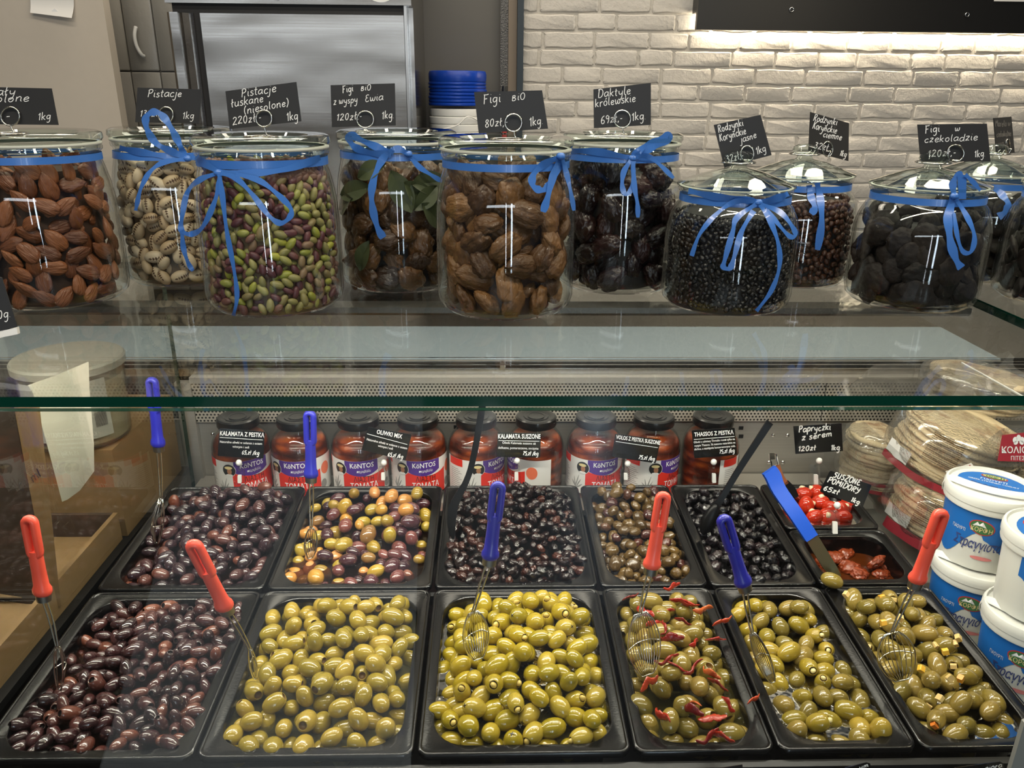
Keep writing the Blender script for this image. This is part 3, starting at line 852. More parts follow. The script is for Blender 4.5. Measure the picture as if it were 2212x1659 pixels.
for i in range(2):
    bm_ = MB().loops([rrect(-.0042, .0042, -.0036, .0036, .001, -.004, 1), rrect(-.0042, .0042, -.0036, .0036, .001, .004, 1)], True, True)
    me = bm_.mesh('cheese_filling', .5); me.materials.append(M_(('cheese', 'orange_bit')[i])); che.append(me)
heap(UB[5], UB[6], V0, V1, 'cheese_stuffed_olive', 'khaki olive stuffed with orange and white cubes beside the yoghurt buckets', 'cheese stuffed olives', ms, a, b,
     lambda s, t_: .012 + .020 * g_(s, t_, .42, .75, .5, .5), 26, (.88, 1.1), filling=che)
liquid('brine', UB[5], UB[6], V0, V1, -.014, 'brine_clear', 'pale brine round the cheese stuffed olives')
# one olive that has rolled onto the pan rims
o = obj('garlic_stuffed_olive', ms[3], None, None, on_deck(1797, 1254, .012)); o.rotation_euler = (0, .15, -.5); tag(o, 'single green olive resting on the pan rims below the blue tongs', 'olive')
# loose cubes among the cheese olives
for i in range(11):
    x, y = [(1828, 1284), (1905, 1290), (1945, 1335), (1908, 1345), (1968, 1268), (2042, 1408), (2070, 1378), (1990, 1445), (2052, 1465), (2075, 1466), (2030, 1508)][i]
    p = on_deck(x, y, .026); o = obj('cheese_cube', che[i % 2], None, None, p); o.rotation_euler = RNG.uniform(0, 3, 3)
    tag(o, 'loose orange and white cube fallen among the cheese stuffed olives', 'cheese cube', 'loose cubes on the cheese stuffed olives')
# pepper strips
PS = []
for i in range(4):
    r = np.random.default_rng(300 + i); pts = catmull([np.array([(k - 2) * .007, r.normal(0, .002), r.normal(0, .002)]) for k in range(5)], 4)
    rs = [.0008 + .0044 * math.sin(math.pi * (j + .6) / (len(pts) + .4)) * r.uniform(.6, 1.2) for j in range(len(pts))]
    PS.append(MB().tube(pts, rs, 8, flat=.35).mesh('pepper_strip', True)); PS[-1].materials.append(M_('dried_pepper'))
spots = [(1362, 1288, .4), (1395, 1318, -.9), (1452, 1268, .2), (1470, 1298, -.4), (1412, 1345, .5), (1438, 1318, .1), (1432, 1358, 1.2), (1476, 1340, -.7), (1560, 1340, .35), (1500, 1385, .9), (1450, 1380, -.6), (1545, 1378, .2), (1466, 1440, -.3), (1498, 1438, .5), (1535, 1455, -1.1), (1552, 1475, -.9), (1628, 1508, .7), (1492, 1515, -1.), (1495, 1535, -1.2), (1572, 1520, -1.1), (1540, 1552, .05), (1432, 1540, -1.3), (1530, 1592, .3), (1562, 1588, -.8), (1486, 1300, -.3), (1520, 1312, .4), (1440, 1425, .2), (1400, 1475, .6)]
for i, (x, y, an) in enumerate(spots):
    p = on_deck(x, y, .028 if y < 1500 else .018); o = obj('pepper_strip', PS[i % 4], None, None, p)
    o.rotation_euler = (RNG.normal(0, .5) + .4, RNG.normal(0, .25), an); s = RNG.uniform(.95, 1.35); o.scale = (s, s, s)
    tag(o, 'curled dried red pepper strip lying on the khaki olives', 'pepper strip', 'dried red pepper strips')
tag(o, 'curled dried red pepper strip lying on the khaki olives', 'pepper strip', 'dried red pepper strips')

# rear row
a, b = .0158, .0104
ms = variants('kalamata_stone', a, b, 3, tip=.14) + variants('kalamata_stone', a * .9, b, 1)
heap(UB[0], UB[1], V1, V2, 'kalamata_olive', 'large glossy purple-black kalamata olive in the rear left pan', 'kalamata olives with stones', ms, a, b,
     lambda s, t_: .010 + .034 * g_(s, t_, .62, .95, .5, .5) - .016 * g_(s, t_, .05, .5, .2, .5), 31, (.85, 1.1))
liquid('brine', UB[0], UB[1], V1, V2, -.013, 'brine_dark', 'dark brine round the large kalamata olives')
a, b = .0168, .0124
ms = variants('mixed_olive', a, b, 2, tip=.12) + variants('mixed_olive', a * .85, b * .92, 2)
heap(UB[1], UB[2], V1, V2, 'mixed_olive', 'olive of the yellow, orange and purple mix in the rear pan', 'mixed olives', ms, a, b,
     lambda s, t_: .008 + .028 * g_(s, t_, .6, .95, .5, .4) - .008 * g_(s, t_, .1, .4, .3, .5), 32, (.72, 1.14), layers=1.6)
liquid('brine', UB[1], UB[2], V1, V2, -.013, 'brine_dark', 'dark brine round the mixed olives')
a, b = .0112, .0078
wr = [blob('dried_olive', 'dried_black', (a, b, b * .85), 60 + i, 3, .16, 2.0, .38) for i in range(5)]
heap(UB[2], UB[3], V1, V2, 'dried_kalamata_olive', 'small shrivelled dried kalamata olive in the rear middle pan', 'dried kalamata olives', wr, a, b,
     lambda s, t_: .004 + .034 * g_(s, t_, .55, .9, .45, .55), 33, (.85, 1.25))
a, b = .0128, .0102
wr = [blob('dried_olive', 'dried_brown', (a, b, b * .9), 70 + i, 3, .09, 1.8, .20) for i in range(5)]
heap(UB[3], UB[4], V1, V2, 'brown_olive', 'wrinkled golden brown olive in the narrow rear pan', 'wrinkled brown olives', wr, a, b,
     lambda s, t_: .004 + .032 * g_(s, t_, .4, .95, .6, .5), 34, (.85, 1.2))
a, b = .0116, .0092
wr = [blob('dried_olive', 'dried_thassos', (a, b, b * .9), 80 + i, 3, .16, 2.0, .38) for i in range(5)]
heap(UB[4], UB[5], V1, V2, 'thassos_olive', 'shrivelled jet black olive in the pan with the black ladle', 'dried black olives', wr, a, b,
     lambda s, t_: .003 + .016 * g_(s, t_, .3, .95, .5, .3), 35, (.85, 1.2))
# stuffed red peppers and sun-dried tomatoes
plain('red_pepper', S(190, 46, 18), .18, coat=.5, var=.2, bscale=60)
plain('feta', S(240, 226, 190), .6, bump=.3, bscale=200)
plain('sundried', S(128, 52, 20), .25, coat=.5, bump=.8, bscale=120, var=.45)
pp = [blob('round_pepper', 'red_pepper', (.0185, .0175, .0145), 90 + i, 3, .05, 1.4) for i in range(3)]
fe = blob('cheese_filling', 'feta', (.0062, .005, .0045), 95, 2, .2, 2.5)
k = 0
for x, y in ((1735, 1068), (1762, 1064), (1742, 1092), (1772, 1085), (1795, 1100), (1817, 1102), (1710, 1100), (1760, 1118), (1786, 1118), (1832, 1092), (1820, 1118), (1718, 1122)):
    p = on_deck(x, y, -.006 if k < 6 else -.014); o = obj('round_pepper', pp[k % 3], None, None, p); o.rotation_euler = (RNG.normal(0, .6) + .6, RNG.normal(0, .5), RNG.uniform(0, 6)); tag(o, 'small glossy red pepper stuffed with white cheese in the small rear pan', 'stuffed pepper', 'stuffed red peppers')
    c = obj('cheese_filling', fe, None, o, (0, .004, .0125)); k += 1
liquid('oil', UB[5], UB[6], VM, V2, -.0125, 'oil_orange', 'orange oil round the stuffed red peppers', .028)
td = [blob('dried_tomato', 'sundried', (.019, .016, .0085), 97 + i, 4, .22, 1.8, .22) for i in range(4)]
k = 0
for x, y, h, tl in ((1862, 1168, -.022, .9), (1892, 1215, -.018, 1.0), (1835, 1225, -.03, .3), (1800, 1205, -.03, .2), (1858, 1238, -.032, .2), (1905, 1240, -.034, .1), (1825, 1195, -.036, .1), (1780, 1215, -.034, .4), (1930, 1232, -.036, .1), (1880, 1185, -.034, .3), (1765, 1180, -.034, .2), (1815, 1170, -.036, .2)):
    p = on_deck(x, y, h); o = obj('dried_tomato', td[k % 4], None, None, p); o.rotation_euler = (tl, RNG.normal(0, .2), RNG.uniform(0, 6)); tag(o, 'wrinkled reddish brown sun-dried tomato half in the small front pan', 'dried tomato', 'sun-dried tomatoes'); k += 1
liquid('oil', UB[5], UB[6], V1, VM, -.032, 'oil_orange', 'orange oil round the sun-dried tomatoes', .028)
# ------------------------------------------------------------------ lettering
# single-stroke handwriting: baseline 0, x-height 5, capitals 9, descenders to -4; each glyph: width | strokes
GL = {}
for ln in '''a 5|4.5 4.2,3 5,1.2 4,.6 2,1.4 .3,3 .6,4.4 2.6;4.6 5,4.5 2,4.8 .4,5.4 .3
b 4.6|1 9,.8 4,.9 .4;.9 2.4,2 4.6,3.8 4.2,4.2 2.2,3 .3,1 .6
c 4|4 4.3,2.8 5,1.2 4,.7 2.2,1.6 .4,3 .3,4.2 1.2
d 5|4.3 4.2,2.6 5,1 3.8,.7 1.8,1.8 .3,3.4 .9,4.4 3;4.9 9,4.6 4,4.6 1,5.2 .3
e 4.2|.9 2.5,3 2.8,4 3.8,3 5,1.4 4.2,.8 2.2,1.6 .4,3 .3,4.3 1.2
f 3|3.6 8.6,2.4 9,1.7 7,1.5 3,1.3 0;.4 5,3 5.2
g 5|4.4 4.2,2.8 5,1.1 4,.8 2,1.8 .6,3.4 1.2,4.4 3.2;4.6 5,4.4 1,4 -2.6,2.4 -4,1 -3
i 2|1.1 5,1 1.4,1.4 .3,2 .5;1.3 7.3,1.35 7.5
j 2.4|1.8 5,1.6 0,1.2 -3,0 -4,-.8 -3;2 7.3,2.05 7.5
k 4.6|1 9,.8 4,.8 0;4 5,1 2.4;1.8 2.9,3 1,4.4 .1
l 2.2|1.3 9,1 4,1.2 .8,2 .2
ł 2.8|1.5 9,1.2 4,1.4 .8,2.2 .2;.2 4,2.8 5.8
m 7|.8 5,.8 0;.9 3,2.2 5,3.2 4,3.2 0;3.3 3,4.6 5,5.8 4,5.8 1,6.6 .2
n 4.8|.8 5,.8 0;.9 3,2.4 5,3.8 4.2,3.8 1,4.6 .2
o 4.6|2.6 5,1 4,.7 2,1.8 .2,3.4 .5,4.2 2.6,3.6 4.5,2.5 5
ó 4.6|2.6 5,1 4,.7 2,1.8 .2,3.4 .5,4.2 2.6,3.6 4.5,2.5 5;2.6 6.4,3.8 8
p 4.6|.9 5,.8 0,.6 -4;.9 3.2,2 5,3.6 4.6,4 2.6,3 .6,1 .8
r 3.6|.8 5,.8 0;.9 3,2 4.8,3.6 4.8
s 3.6|3.4 4.4,2 5,1 4,1.6 2.9,3 2.2,3.2 .9,1.8 .1,.4 .8
t 3|1.6 8,1.4 3,1.6 .6,2.8 .3;.2 5.3,3 5.6
u 5|.9 5,.8 1.6,1.8 .2,3.4 .8,4.2 3;4.3 5,4.2 1,5 .2
w 6.4|.6 5,1 1,1.8 .2,2.8 1.4,3.2 4,3.4 1.2,4.4 .2,5.6 1.6,6 5
y 4.8|.8 5,1 2.4,2.2 1.4,3.8 2.4,4.4 5;4.4 5,4 0,3 -3.4,1.4 -4,.6 -3
z 4.2|.8 4.8,3.8 5,.7 .2,2.2 .6,4 .2
ż 4.2|.8 4.8,3.8 5,.7 .2,4 .2;2.3 7.2,2.4 7.4
P 5|1.2 9,1 4,.8 0;.4 7.6,2 9,4.2 8.6,4.6 6.6,3.2 4.8,1.2 4.6
F 5|1.2 8.6,1 4,.8 0;.4 9,3 8.6,5 9;1.1 4.8,3.6 5
B 4.6|1 6.5,.8 3,.8 0;1 6.4,3 6.6,3.4 5,1 3.8,3.6 3.2,4 1.2,2.6 .1,.8 .2
D 5.6|1.4 8.8,1 4,.8 .2;.3 8.4,3 9,5 7,5 3,3.2 .4,.8 .2
K 5|1.2 9,1 4,.8 0;4.8 8.8,1.2 4.4;2 5.2,3.4 1.6,5 .1
R 5|1.2 9,1 4,.8 0;.4 8,2.2 9,4.4 8.4,4.4 6,2.6 4.8,1.2 4.6;2.4 4.8,3.6 1.6,5 .1
E 4.6|4.4 8.4,2.8 9,1.2 7.8,1.6 5.4,3.2 5;1.7 5.2,.8 3,1.6 .4,3.4 .3,4.6 1.4
M 6.4|.6 0,1.2 9;1.2 9,3.4 4;3.4 4,5.6 9;5.6 9,6 0
S 4.6|4.2 8,2.8 9,1.2 8,1.2 6,3.4 4.6,4 2.4,2.6 .2,.6 1
U 5|.8 9,.8 2.6,2 .2,3.8 .6,4.4 3,4.6 9
Z 4.8|.8 8.8,4.4 9,.6 .2,4.6 .2
O 5.4|2.8 9,1 7,.7 3.6,2 .3,4 .6,5 4,4.4 7.6,2.8 9
N 5.2|.8 0,1 9;1 8.8,4.2 .4;4.3 0,4.5 9
I 2|1 9,.9 0
Y 4.8|.6 9,1 6.4,2.2 5,3.8 6,4.6 9;4.6 9,4 3,2.6 -.6,.8 -1
0 4.8|2.6 8,1.2 6.6,.8 3.4,2 .2,3.4 .8,4.2 4.4,3.6 7.4,2.6 8
1 2.6|.4 6,2 8.2;2 8.2,1.7 4,1.6 0
2 4.8|.8 6.4,2 8,3.8 7.4,3.8 5.4,.6 .3,2.4 .7,4.8 .2
3 4.4|.8 7.4,2.4 8,3.6 6.8,2 4.6,3.8 3.6,3.8 1.2,2 .1,.5 .9
5 4.4|4.2 8,1.4 7.8,1 4.8,2.8 5,4 3.4,3.2 .8,1.6 .1,.4 .8
6 4.4|3.8 8,1.8 6.4,.8 3,1.8 .2,3.6 .8,3.8 3,2 4,.9 2.4
7 4.2|.6 7.8,4.2 8,2.2 3.6,1.6 0
8 4.4|2.4 4.4,1 6,2 8,3.6 7,2.4 4.4,.8 2.4,1.8 .1,3.6 .8,3.8 2.8,2.4 4.4
9 4.4|3.8 6.4,2.2 8,.9 6.6,1.6 4.6,3.2 5,3.9 7;3.9 7,3.6 3,2.6 0
, 1.6|1 .6,.4 -1.4
. 1.4|.7 .2,.8 .4
- 3|.6 3,2.6 3.1
( 2.6|2.4 9.6,1 7,.7 3,1.8 -1
) 2.6|.6 9.6,2 7,2.1 3,.8 -1
/ 3|.4 -.6,2.8 8.6'''.split('\n'):
    hd, st = ln.split('|')
    GL[hd[0]] = (float(hd[1:]), [[tuple(map(float, q.split())) for q in s.split(',')] for s in st.split(';')])
def scribble(text, seed=0):
    """handwriting as polylines in glyph units, with total width"""
    r = np.random.default_rng(seed); x = 0; out = []
    for ch in text:
        if ch == ' ': x += 3.2; continue
        if ch not in GL: continue
        w, st = GL[ch]
        dy, sc = r.normal(0, .22), r.uniform(.94, 1.07)
        for s in st:
            P = [np.array([x + p[0] * sc, p[1] * sc + dy]) for p in s]
            out.append(catmull(P, 4) if len(P) > 2 else P)
        x += w + .75
    return out, x
def write_px(text, x0, y0, x1, y1, h, hit, mat, parent, width=None, slant=.16, lift=.0006, seed=0, name='handwriting'):
    """handwriting between two baseline pixels; hit(x, y) gives the point of the surface that carries it"""
    strokes, W_ = scribble(text, seed + len(text))
    b = MB(); L = math.hypot(x1 - x0, y1 - y0); ux, uy = (x1 - x0) / L, (y1 - y0) / L
    sx, sy = L / W_, h / 9.; hw = (width or h * .085) / 2 * 1.15
    for st in strokes:
        Q = []
        for p in st:
            gx, gy = (p[0] + slant * p[1]) * sx, p[1] * sy
            Q.append(np.array([x0 + ux * gx + uy * gy, y0 + uy * gx - ux * gy]))
        A, B = [], []
        for i, q in enumerate(Q):
            d = Q[min(i + 1, len(Q) - 1)] - Q[max(i - 1, 0)]; n = np.array([-d[1], d[0]]) / (np.hypot(*d) + 1e-9)
            for lst, sg in ((A, 1), (B, -1)):
                P = hit(*(q + n * hw * sg)); P = P + (CP - P) / np.linalg.norm(CP - P) * lift; lst.append(P)
        b.strip(A, B)
    me = b.mesh(name); o = obj(name, me, mat, parent)
    if parent is not None: o.matrix_parent_inverse = parent.matrix_world.inverted() if parent.matrix_world != Matrix() else Matrix.LocRotScale(parent.location, parent.rotation_euler, parent.scale).inverted()
    return o
def put_under(o, parent):
    """parent o under an unscaled thing and keep it where it stands in the world"""
    o.parent = parent
    o.matrix_parent_inverse = Matrix.LocRotScale(parent.location, parent.rotation_euler, None).inverted()
    return o
FONT_CACHE = {}
def text_mesh(body, size=1., bold=0., shear=0., sx=1., align='CENTER', spacing=1.):
    """flat lettering as a mesh in the xy plane"""
    key = (body, size, bold, shear, sx, align, spacing)
    if key in FONT_CACHE: return FONT_CACHE[key]
    cu = bpy.data.curves.new('lettering', 'FONT'); cu.body = body; cu.size = size; cu.offset = bold; cu.shear = shear
    cu.align_x = align; cu.align_y = 'CENTER'; cu.resolution_u = 2; cu.fill_mode = 'FRONT'; cu.space_line = spacing
    o = bpy.data.objects.new('lettering', cu); COL.objects.link(o)
    dg = bpy.context.evaluated_depsgraph_get()
    me = bpy.data.meshes.new_from_object(o.evaluated_get(dg))
    bpy.data.objects.remove(o); bpy.data.curves.remove(cu)
    V = np.array([v.co[:] for v in me.vertices]) if len(me.vertices) else np.zeros((0, 3))
    Fc = [tuple(p.vertices) for p in me.polygons]
    bpy.data.meshes.remove(me)
    if len(V): V[:, 0] *= sx
    FONT_CACHE[key] = (V, Fc)
    return V, Fc
def print_px(body, x0, y0, x1, y1, h, hit, mat, parent, bold=.0, lift=.0006, name='lettering', shear=0.):
    """printed lettering stretched between two baseline pixels, capitals h pixels high"""
    V, Fc = text_mesh(body, 1., bold, shear, 1., 'LEFT')
    if not len(V): return None
    w = V[:, 0].max() - V[:, 0].min(); lo = V[:, 1].min(); caph = .72
    V = V.copy(); V[:, 0] -= V[:, 0].min()
    base = min(0, lo) if not any(c in 'gjpqyĄ,(' for c in body) else lo + .2
    L = math.hypot(x1 - x0, y1 - y0); ux, uy = (x1 - x0) / L, (y1 - y0) / L
    P = []
    for v in V:
        gx, gy = v[0] / w * L, (v[1] - base) / caph * h
        p = hit(x0 + ux * gx + uy * gy, y0 + uy * gx - ux * gy); P.append(p + (CP - p) / np.linalg.norm(CP - p) * lift)
    o = obj(name, MB().add(P, Fc).mesh(name), mat)
    return put_under(o, parent)
def card_px(parent, corners, hit, mat, name='card', thick=.0012, round_=0., back=None):
    """a flat card through four pixels of its carrying plane"""
    q = [np.array(c, float) for c in corners]
    pts = []
    n = len(q)
    for i in range(n):
        a, c_, d = q[i - 1], q[i], q[(i + 1) % n]
        if round_:
            e1 = (a - c_) / np.linalg.norm(a - c_); e2 = (d - c_) / np.linalg.norm(d - c_)
            p1, p2 = c_ + e1 * round_, c_ + e2 * round_
            for k in range(5):
                t_ = k / 4; pts.append((1 - t_) ** 2 * p1 + 2 * t_ * (1 - t_) * c_ + t_ ** 2 * p2)
        else: pts.append(c_)
    Fp = [hit(*p) for p in pts]; nrm = np.cross(Fp[1] - Fp[0], Fp[-1] - Fp[0]); nrm /= np.linalg.norm(nrm)
    if nrm @ (CP - Fp[0]) < 0: nrm = -nrm
    Bp = [p - nrm * thick for p in Fp]
    m = len(Fp); b = MB().add(Fp + Bp, [tuple(range(m)), tuple(range(2 * m - 1, m - 1, -1))] + [(i, (i + 1) % m, m + (i + 1) % m, m + i) for i in range(m)])
    return put_under(obj(name, b.mesh(name), mat), parent)
# ------------------------------------------------------------------ the big jars on the shelf
fruit('almond_skin', [(0, S(92, 50, 26)), (.5, S(124, 72, 40)), (1, S(150, 92, 54))], .45, .1, .35, 1., 60, stretch=(1, 5, 5), bdist=.003)
fruit('pistachio_shell', [(0, S(176, 150, 116)), (.6, S(204, 182, 148)), (1, S(216, 198, 170))], .5, .05, .15)
fruit('pistachio_kernel', [(0, S(82, 42, 50)), (.28, S(108, 62, 64)), (.45, S(136, 108, 84)), (.62, S(140, 134, 78)), (.8, S(158, 150, 96)), (.93, S(146, 150, 62)), (1, S(180, 178, 70))], .45, .1, .25)
fruit('fig_skin', [(0, S(72, 46, 22)), (.5, S(112, 76, 40)), (1, S(142, 100, 56))], .5, .15, .5, 1., 40, stretch=(1, 2.5, 2.5), bdist=.006)
fruit('fig_dark', [(0, S(48, 30, 16)), (.6, S(86, 56, 28)), (1, S(128, 88, 48))], .42, .2, .5, 1., 40, stretch=(1, 2.5, 2.5), bdist=.006)
fruit('date_skin', [(0, S(16, 9, 11)), (.7, S(32, 17, 18)), (1, S(52, 28, 26))], .3, .25, .2, 1., 38, stretch=(1, 2.2, 2.2), bdist=.006)
fruit('choc', [(0, S(15, 11, 10)), (1, S(34, 27, 24))], .6, 0, .2, .8, 90, spec=.25, bdist=.003)
plain('currant', S(10, 7, 8), .35, coat=.2, bump=.8, bscale=160, var=.5)
plain('raisin', S(66, 36, 20), .35, coat=.2, bump=.8, bscale=160, var=.5)
plain('bay_leaf', S(60, 68, 40), .5, var=.2, bscale=60)
plain('core_brown', S(50, 30, 18), .8)
plain('core_dark', S(12, 9, 9), .8)
plain('core_nut', S(96, 78, 56), .8)
plain('gasket', S(176, 178, 168), .4)
def jar_x(xm, Y, z=ZS + .1):
    lo, hi = -1., 2.
    for _ in range(40):
        m = (lo + hi) / 2
        if px((m, Y, z))[0] < xm: lo = m
        else: hi = m
    return (lo + hi) / 2
TALL = dict(r=.0865, prof=[(.0, .002), (.060, .0), (.075, .002), (.0835, .009), (.0865, .020), (.0865, .100), (.0858, .125), (.083, .148), (.079, .166), (.0765, .176), (.0762, .186), (.079, .1885), (.0795, .192), (.0775, .194)], top=.194)
SHORT = dict(r=.0835, prof=[(.0, .002), (.058, .0), (.073, .002), (.081, .009), (.0835, .020), (.0835, .085), (.0825, .100), (.079, .116), (.0725, .129), (.068, .134), (.0675, .144), (.0705, .1465), (.071, .150), (.069, .152)], top=.152)
def prof_r(spec, z):
    pr = spec['prof']; zs = [p[1] for p in pr[1:]]; rs = [p[0] for p in pr[1:]]
    return np.interp(z, zs, rs)
JM = {}
for nm, sp in (('t', TALL), ('s', SHORT)):
    b = MB().lathe(sp['prof'], 56); me = bpy.data.meshes.new('glass_body'); me.from_pydata(b.v, [], b.f); me.shade_smooth()
    bm = bmesh.new(); bm.from_mesh(me); bmesh.ops.remove_doubles(bm, verts=bm.verts, dist=1e-6); bmesh.ops.recalc_face_normals(bm, faces=bm.faces)
    # the open pot: make sure the faces look outwards
    f0 = max(bm.faces, key=lambda f: f.calc_area())
    if f0.normal.dot(Vector((f0.calc_center_median().x, f0.calc_center_median().y, 0))) < 0: bmesh.ops.reverse_faces(bm, faces=bm.faces)
    bm.to_mesh(me); bm.free(); me.materials.append(MATS['jar_glass']); JM[nm] = me
T = TALL['top']
b = MB().lathe([(0, T + .012), (.052, T + .012), (.056, T + .016), (.076, T + .017), (.081, T + .0145), (.0818, T + .008), (.079, T + .004), (.0745, T + .002), (.0735, T - .006), (.060, T - .006), (.056, T + .002), (0, T + .003)], 56)
JM['tl'] = b.mesh('glass_lid', .6); JM['tl'].materials.append(MATS['lid_glass'])
b = MB().lathe([(.0745, T + .0005), (.0792, T + .0005), (.0798, T + .002), (.0792, T + .0038), (.0745, T + .0038)], 56)
JM['tg'] = b.mesh('gasket', .6); JM['tg'].materials.append(MATS['gasket'])
T = SHORT['top']
b = MB().lathe([(0, T + .043), (.010, T + .0425), (.0165, T + .039), (.018, T + .034), (.015, T + .029), (.010, T + .026), (.0125, T + .0225), (.030, T + .019), (.050, T + .012), (.066, T + .006), (.0725, T + .004), (.073, T + .001), (.067, T - .001), (.065, T - .006), (.055, T - .004), (.030, T + .010), (.012, T + .018), (0, T + .020)], 56)
JM['sl'] = b.mesh('glass_lid', .6); JM['sl'].materials.append(MATS['lid_glass'])
b = MB().lathe([(.066, T - .001), (.0695, T - .001), (.070, T + .0005), (.067, T + .001)], 56)
JM['sg'] = b.mesh('gasket', .6); JM['sg'].materials.append(MATS['gasket'])
for nm, sp in (('t', TALL), ('s', SHORT)):
    pr = sp['prof']; ip = [(0, .0075)] + [(r - .0026, max(z, .0075) + (.001 if z < .012 else 0)) for r, z in pr[2:]]
    b = MB().lathe(ip, 56); me = bpy.data.meshes.new('inner_wall'); me.from_pydata(b.v, [], b.f); me.shade_smooth()
    bm = bmesh.new(); bm.from_mesh(me); bmesh.ops.remove_doubles(bm, verts=bm.verts, dist=1e-6); bmesh.ops.recalc_face_normals(bm, faces=bm.faces)
    f0 = max(bm.faces, key=lambda f: f.calc_area())
    if f0.normal.dot(Vector((f0.calc_center_median().x, f0.calc_center_median().y, 0))) > 0: bmesh.ops.reverse_faces(bm, faces=bm.faces)
    bm.to_mesh(me); bm.free(); me.materials.append(MATS['jar_glass']); JM[nm + 'i'] = me
JARS = {}
JL = dict(A=("t", 100, .292, 'tall glass jar of almonds at the left end of the shelf'), B=('t', 392, .415, 'tall glass jar of pistachios in their shells, its ribbon loop standing up'),
          C=('t', 583, .262, 'tall glass jar of green and purple shelled pistachios tied with a long blue bow'), D=('t', 864, .385, 'tall glass jar of dried figs with bay leaves'),
          E=('t', 1092, .250, 'tall glass jar of plump brown figs in the middle of the shelf'), F=('t', 1336, .380, 'tall glass jar of dark dates behind the figs'),
          G=('s', 1580, .268, 'squat glass jar of black currants with a big blue bow'), H=('s', 1722, .415, 'squat glass jar of brown raisins behind the currants'),
          I=('s', 1990, .285, 'squat glass jar of chocolate coated figs'), J=('s', 2122, .452, 'squat glass jar of dark chocolate apricots, right of the chocolate figs'),
          K=('s', 2322, .300, 'glass jar of dark flakes cut off by the right edge of the picture'))
for k, (ty, xm, Y, l) in JL.items():
    X = jar_x(xm, Y)
    t_ = thing('storage_jar', l, 'jar', (X, Y, ZS + .0003), None, 'glass jars on the shelf')
    obj('glass_body', JM[ty], None, t_); obj('inner_wall', JM[ty + 'i'], None, t_); ld = obj('glass_lid', JM[ty + 'l'], None, t_); obj('gasket', JM[ty + 'g'], None, t_)
    JARS[k] = (t_, X, Y, TALL if ty == 't' else SHORT)
def jar_hit(k, off=.003):
    t_, X, Y, sp = JARS[k]
    def hit(x, y):
        d = ray(x, y); w0 = px((X, Y, ZS + .1))[2]
        ts = np.linspace(w0 - .13, w0 + .02, 90); P = CP + d * ts[:, None]
        rr = np.hypot(P[:, 0] - X, P[:, 1] - Y); pr = prof_r(sp, P[:, 2] - ZS) + off
        g = rr - pr; h = np.nonzero(g < 0)[0]
        if len(h):
            i = h[0]
            if i == 0: return P[0]
            a = g[i - 1] / (g[i - 1] - g[i]); return P[i - 1] + (P[i] - P[i - 1]) * a
        return P[int(np.argmin(g))]
    return hit
def ribbon_px(k, pts, width=13, off=.003, name='ribbon', taper=None, smooth=True):
    q = catmull([np.array(p, float) for p in pts], 5) if len(pts) > 2 else [np.array(p, float) for p in pts]
    hit = jar_hit(k, off); A, B = [], []; n = len(q)
    for i, p in enumerate(q):
        d = q[min(i + 1, n - 1)] - q[max(i - 1, 0)]; nn = np.array([-d[1], d[0]]) / (np.hypot(*d) + 1e-9)
        w = width / 2 * (1 if not taper else (1 - (1 - taper) * i / (n - 1)))
        tw = 1 - .25 * math.sin(i * .9)
        A.append(hit(*(p + nn * w * tw))); B.append(hit(*(p - nn * w * tw)))
    o = obj(name, MB().strip(A, B).mesh(name, True), 'ribbon_blue')
    return put_under(o, JARS[k][0])
def band(k, zb, h=.0095):
    t_, X, Y, sp = JARS[k]; b = MB()
    b.lathe([(prof_r(sp, zb) + .0012, zb), (prof_r(sp, zb + h) + .0012, zb + h)], 48)
    return obj('ribbon_band', b.mesh('ribbon_band', True), 'ribbon_blue', t_)
for k in JARS:
    if k in 'ADEFGHIJK': band(k, .176 if JARS[k][3] is TALL else .1345, .0085)
    elif k == 'C': band(k, .176)
    else: band(k, .172)
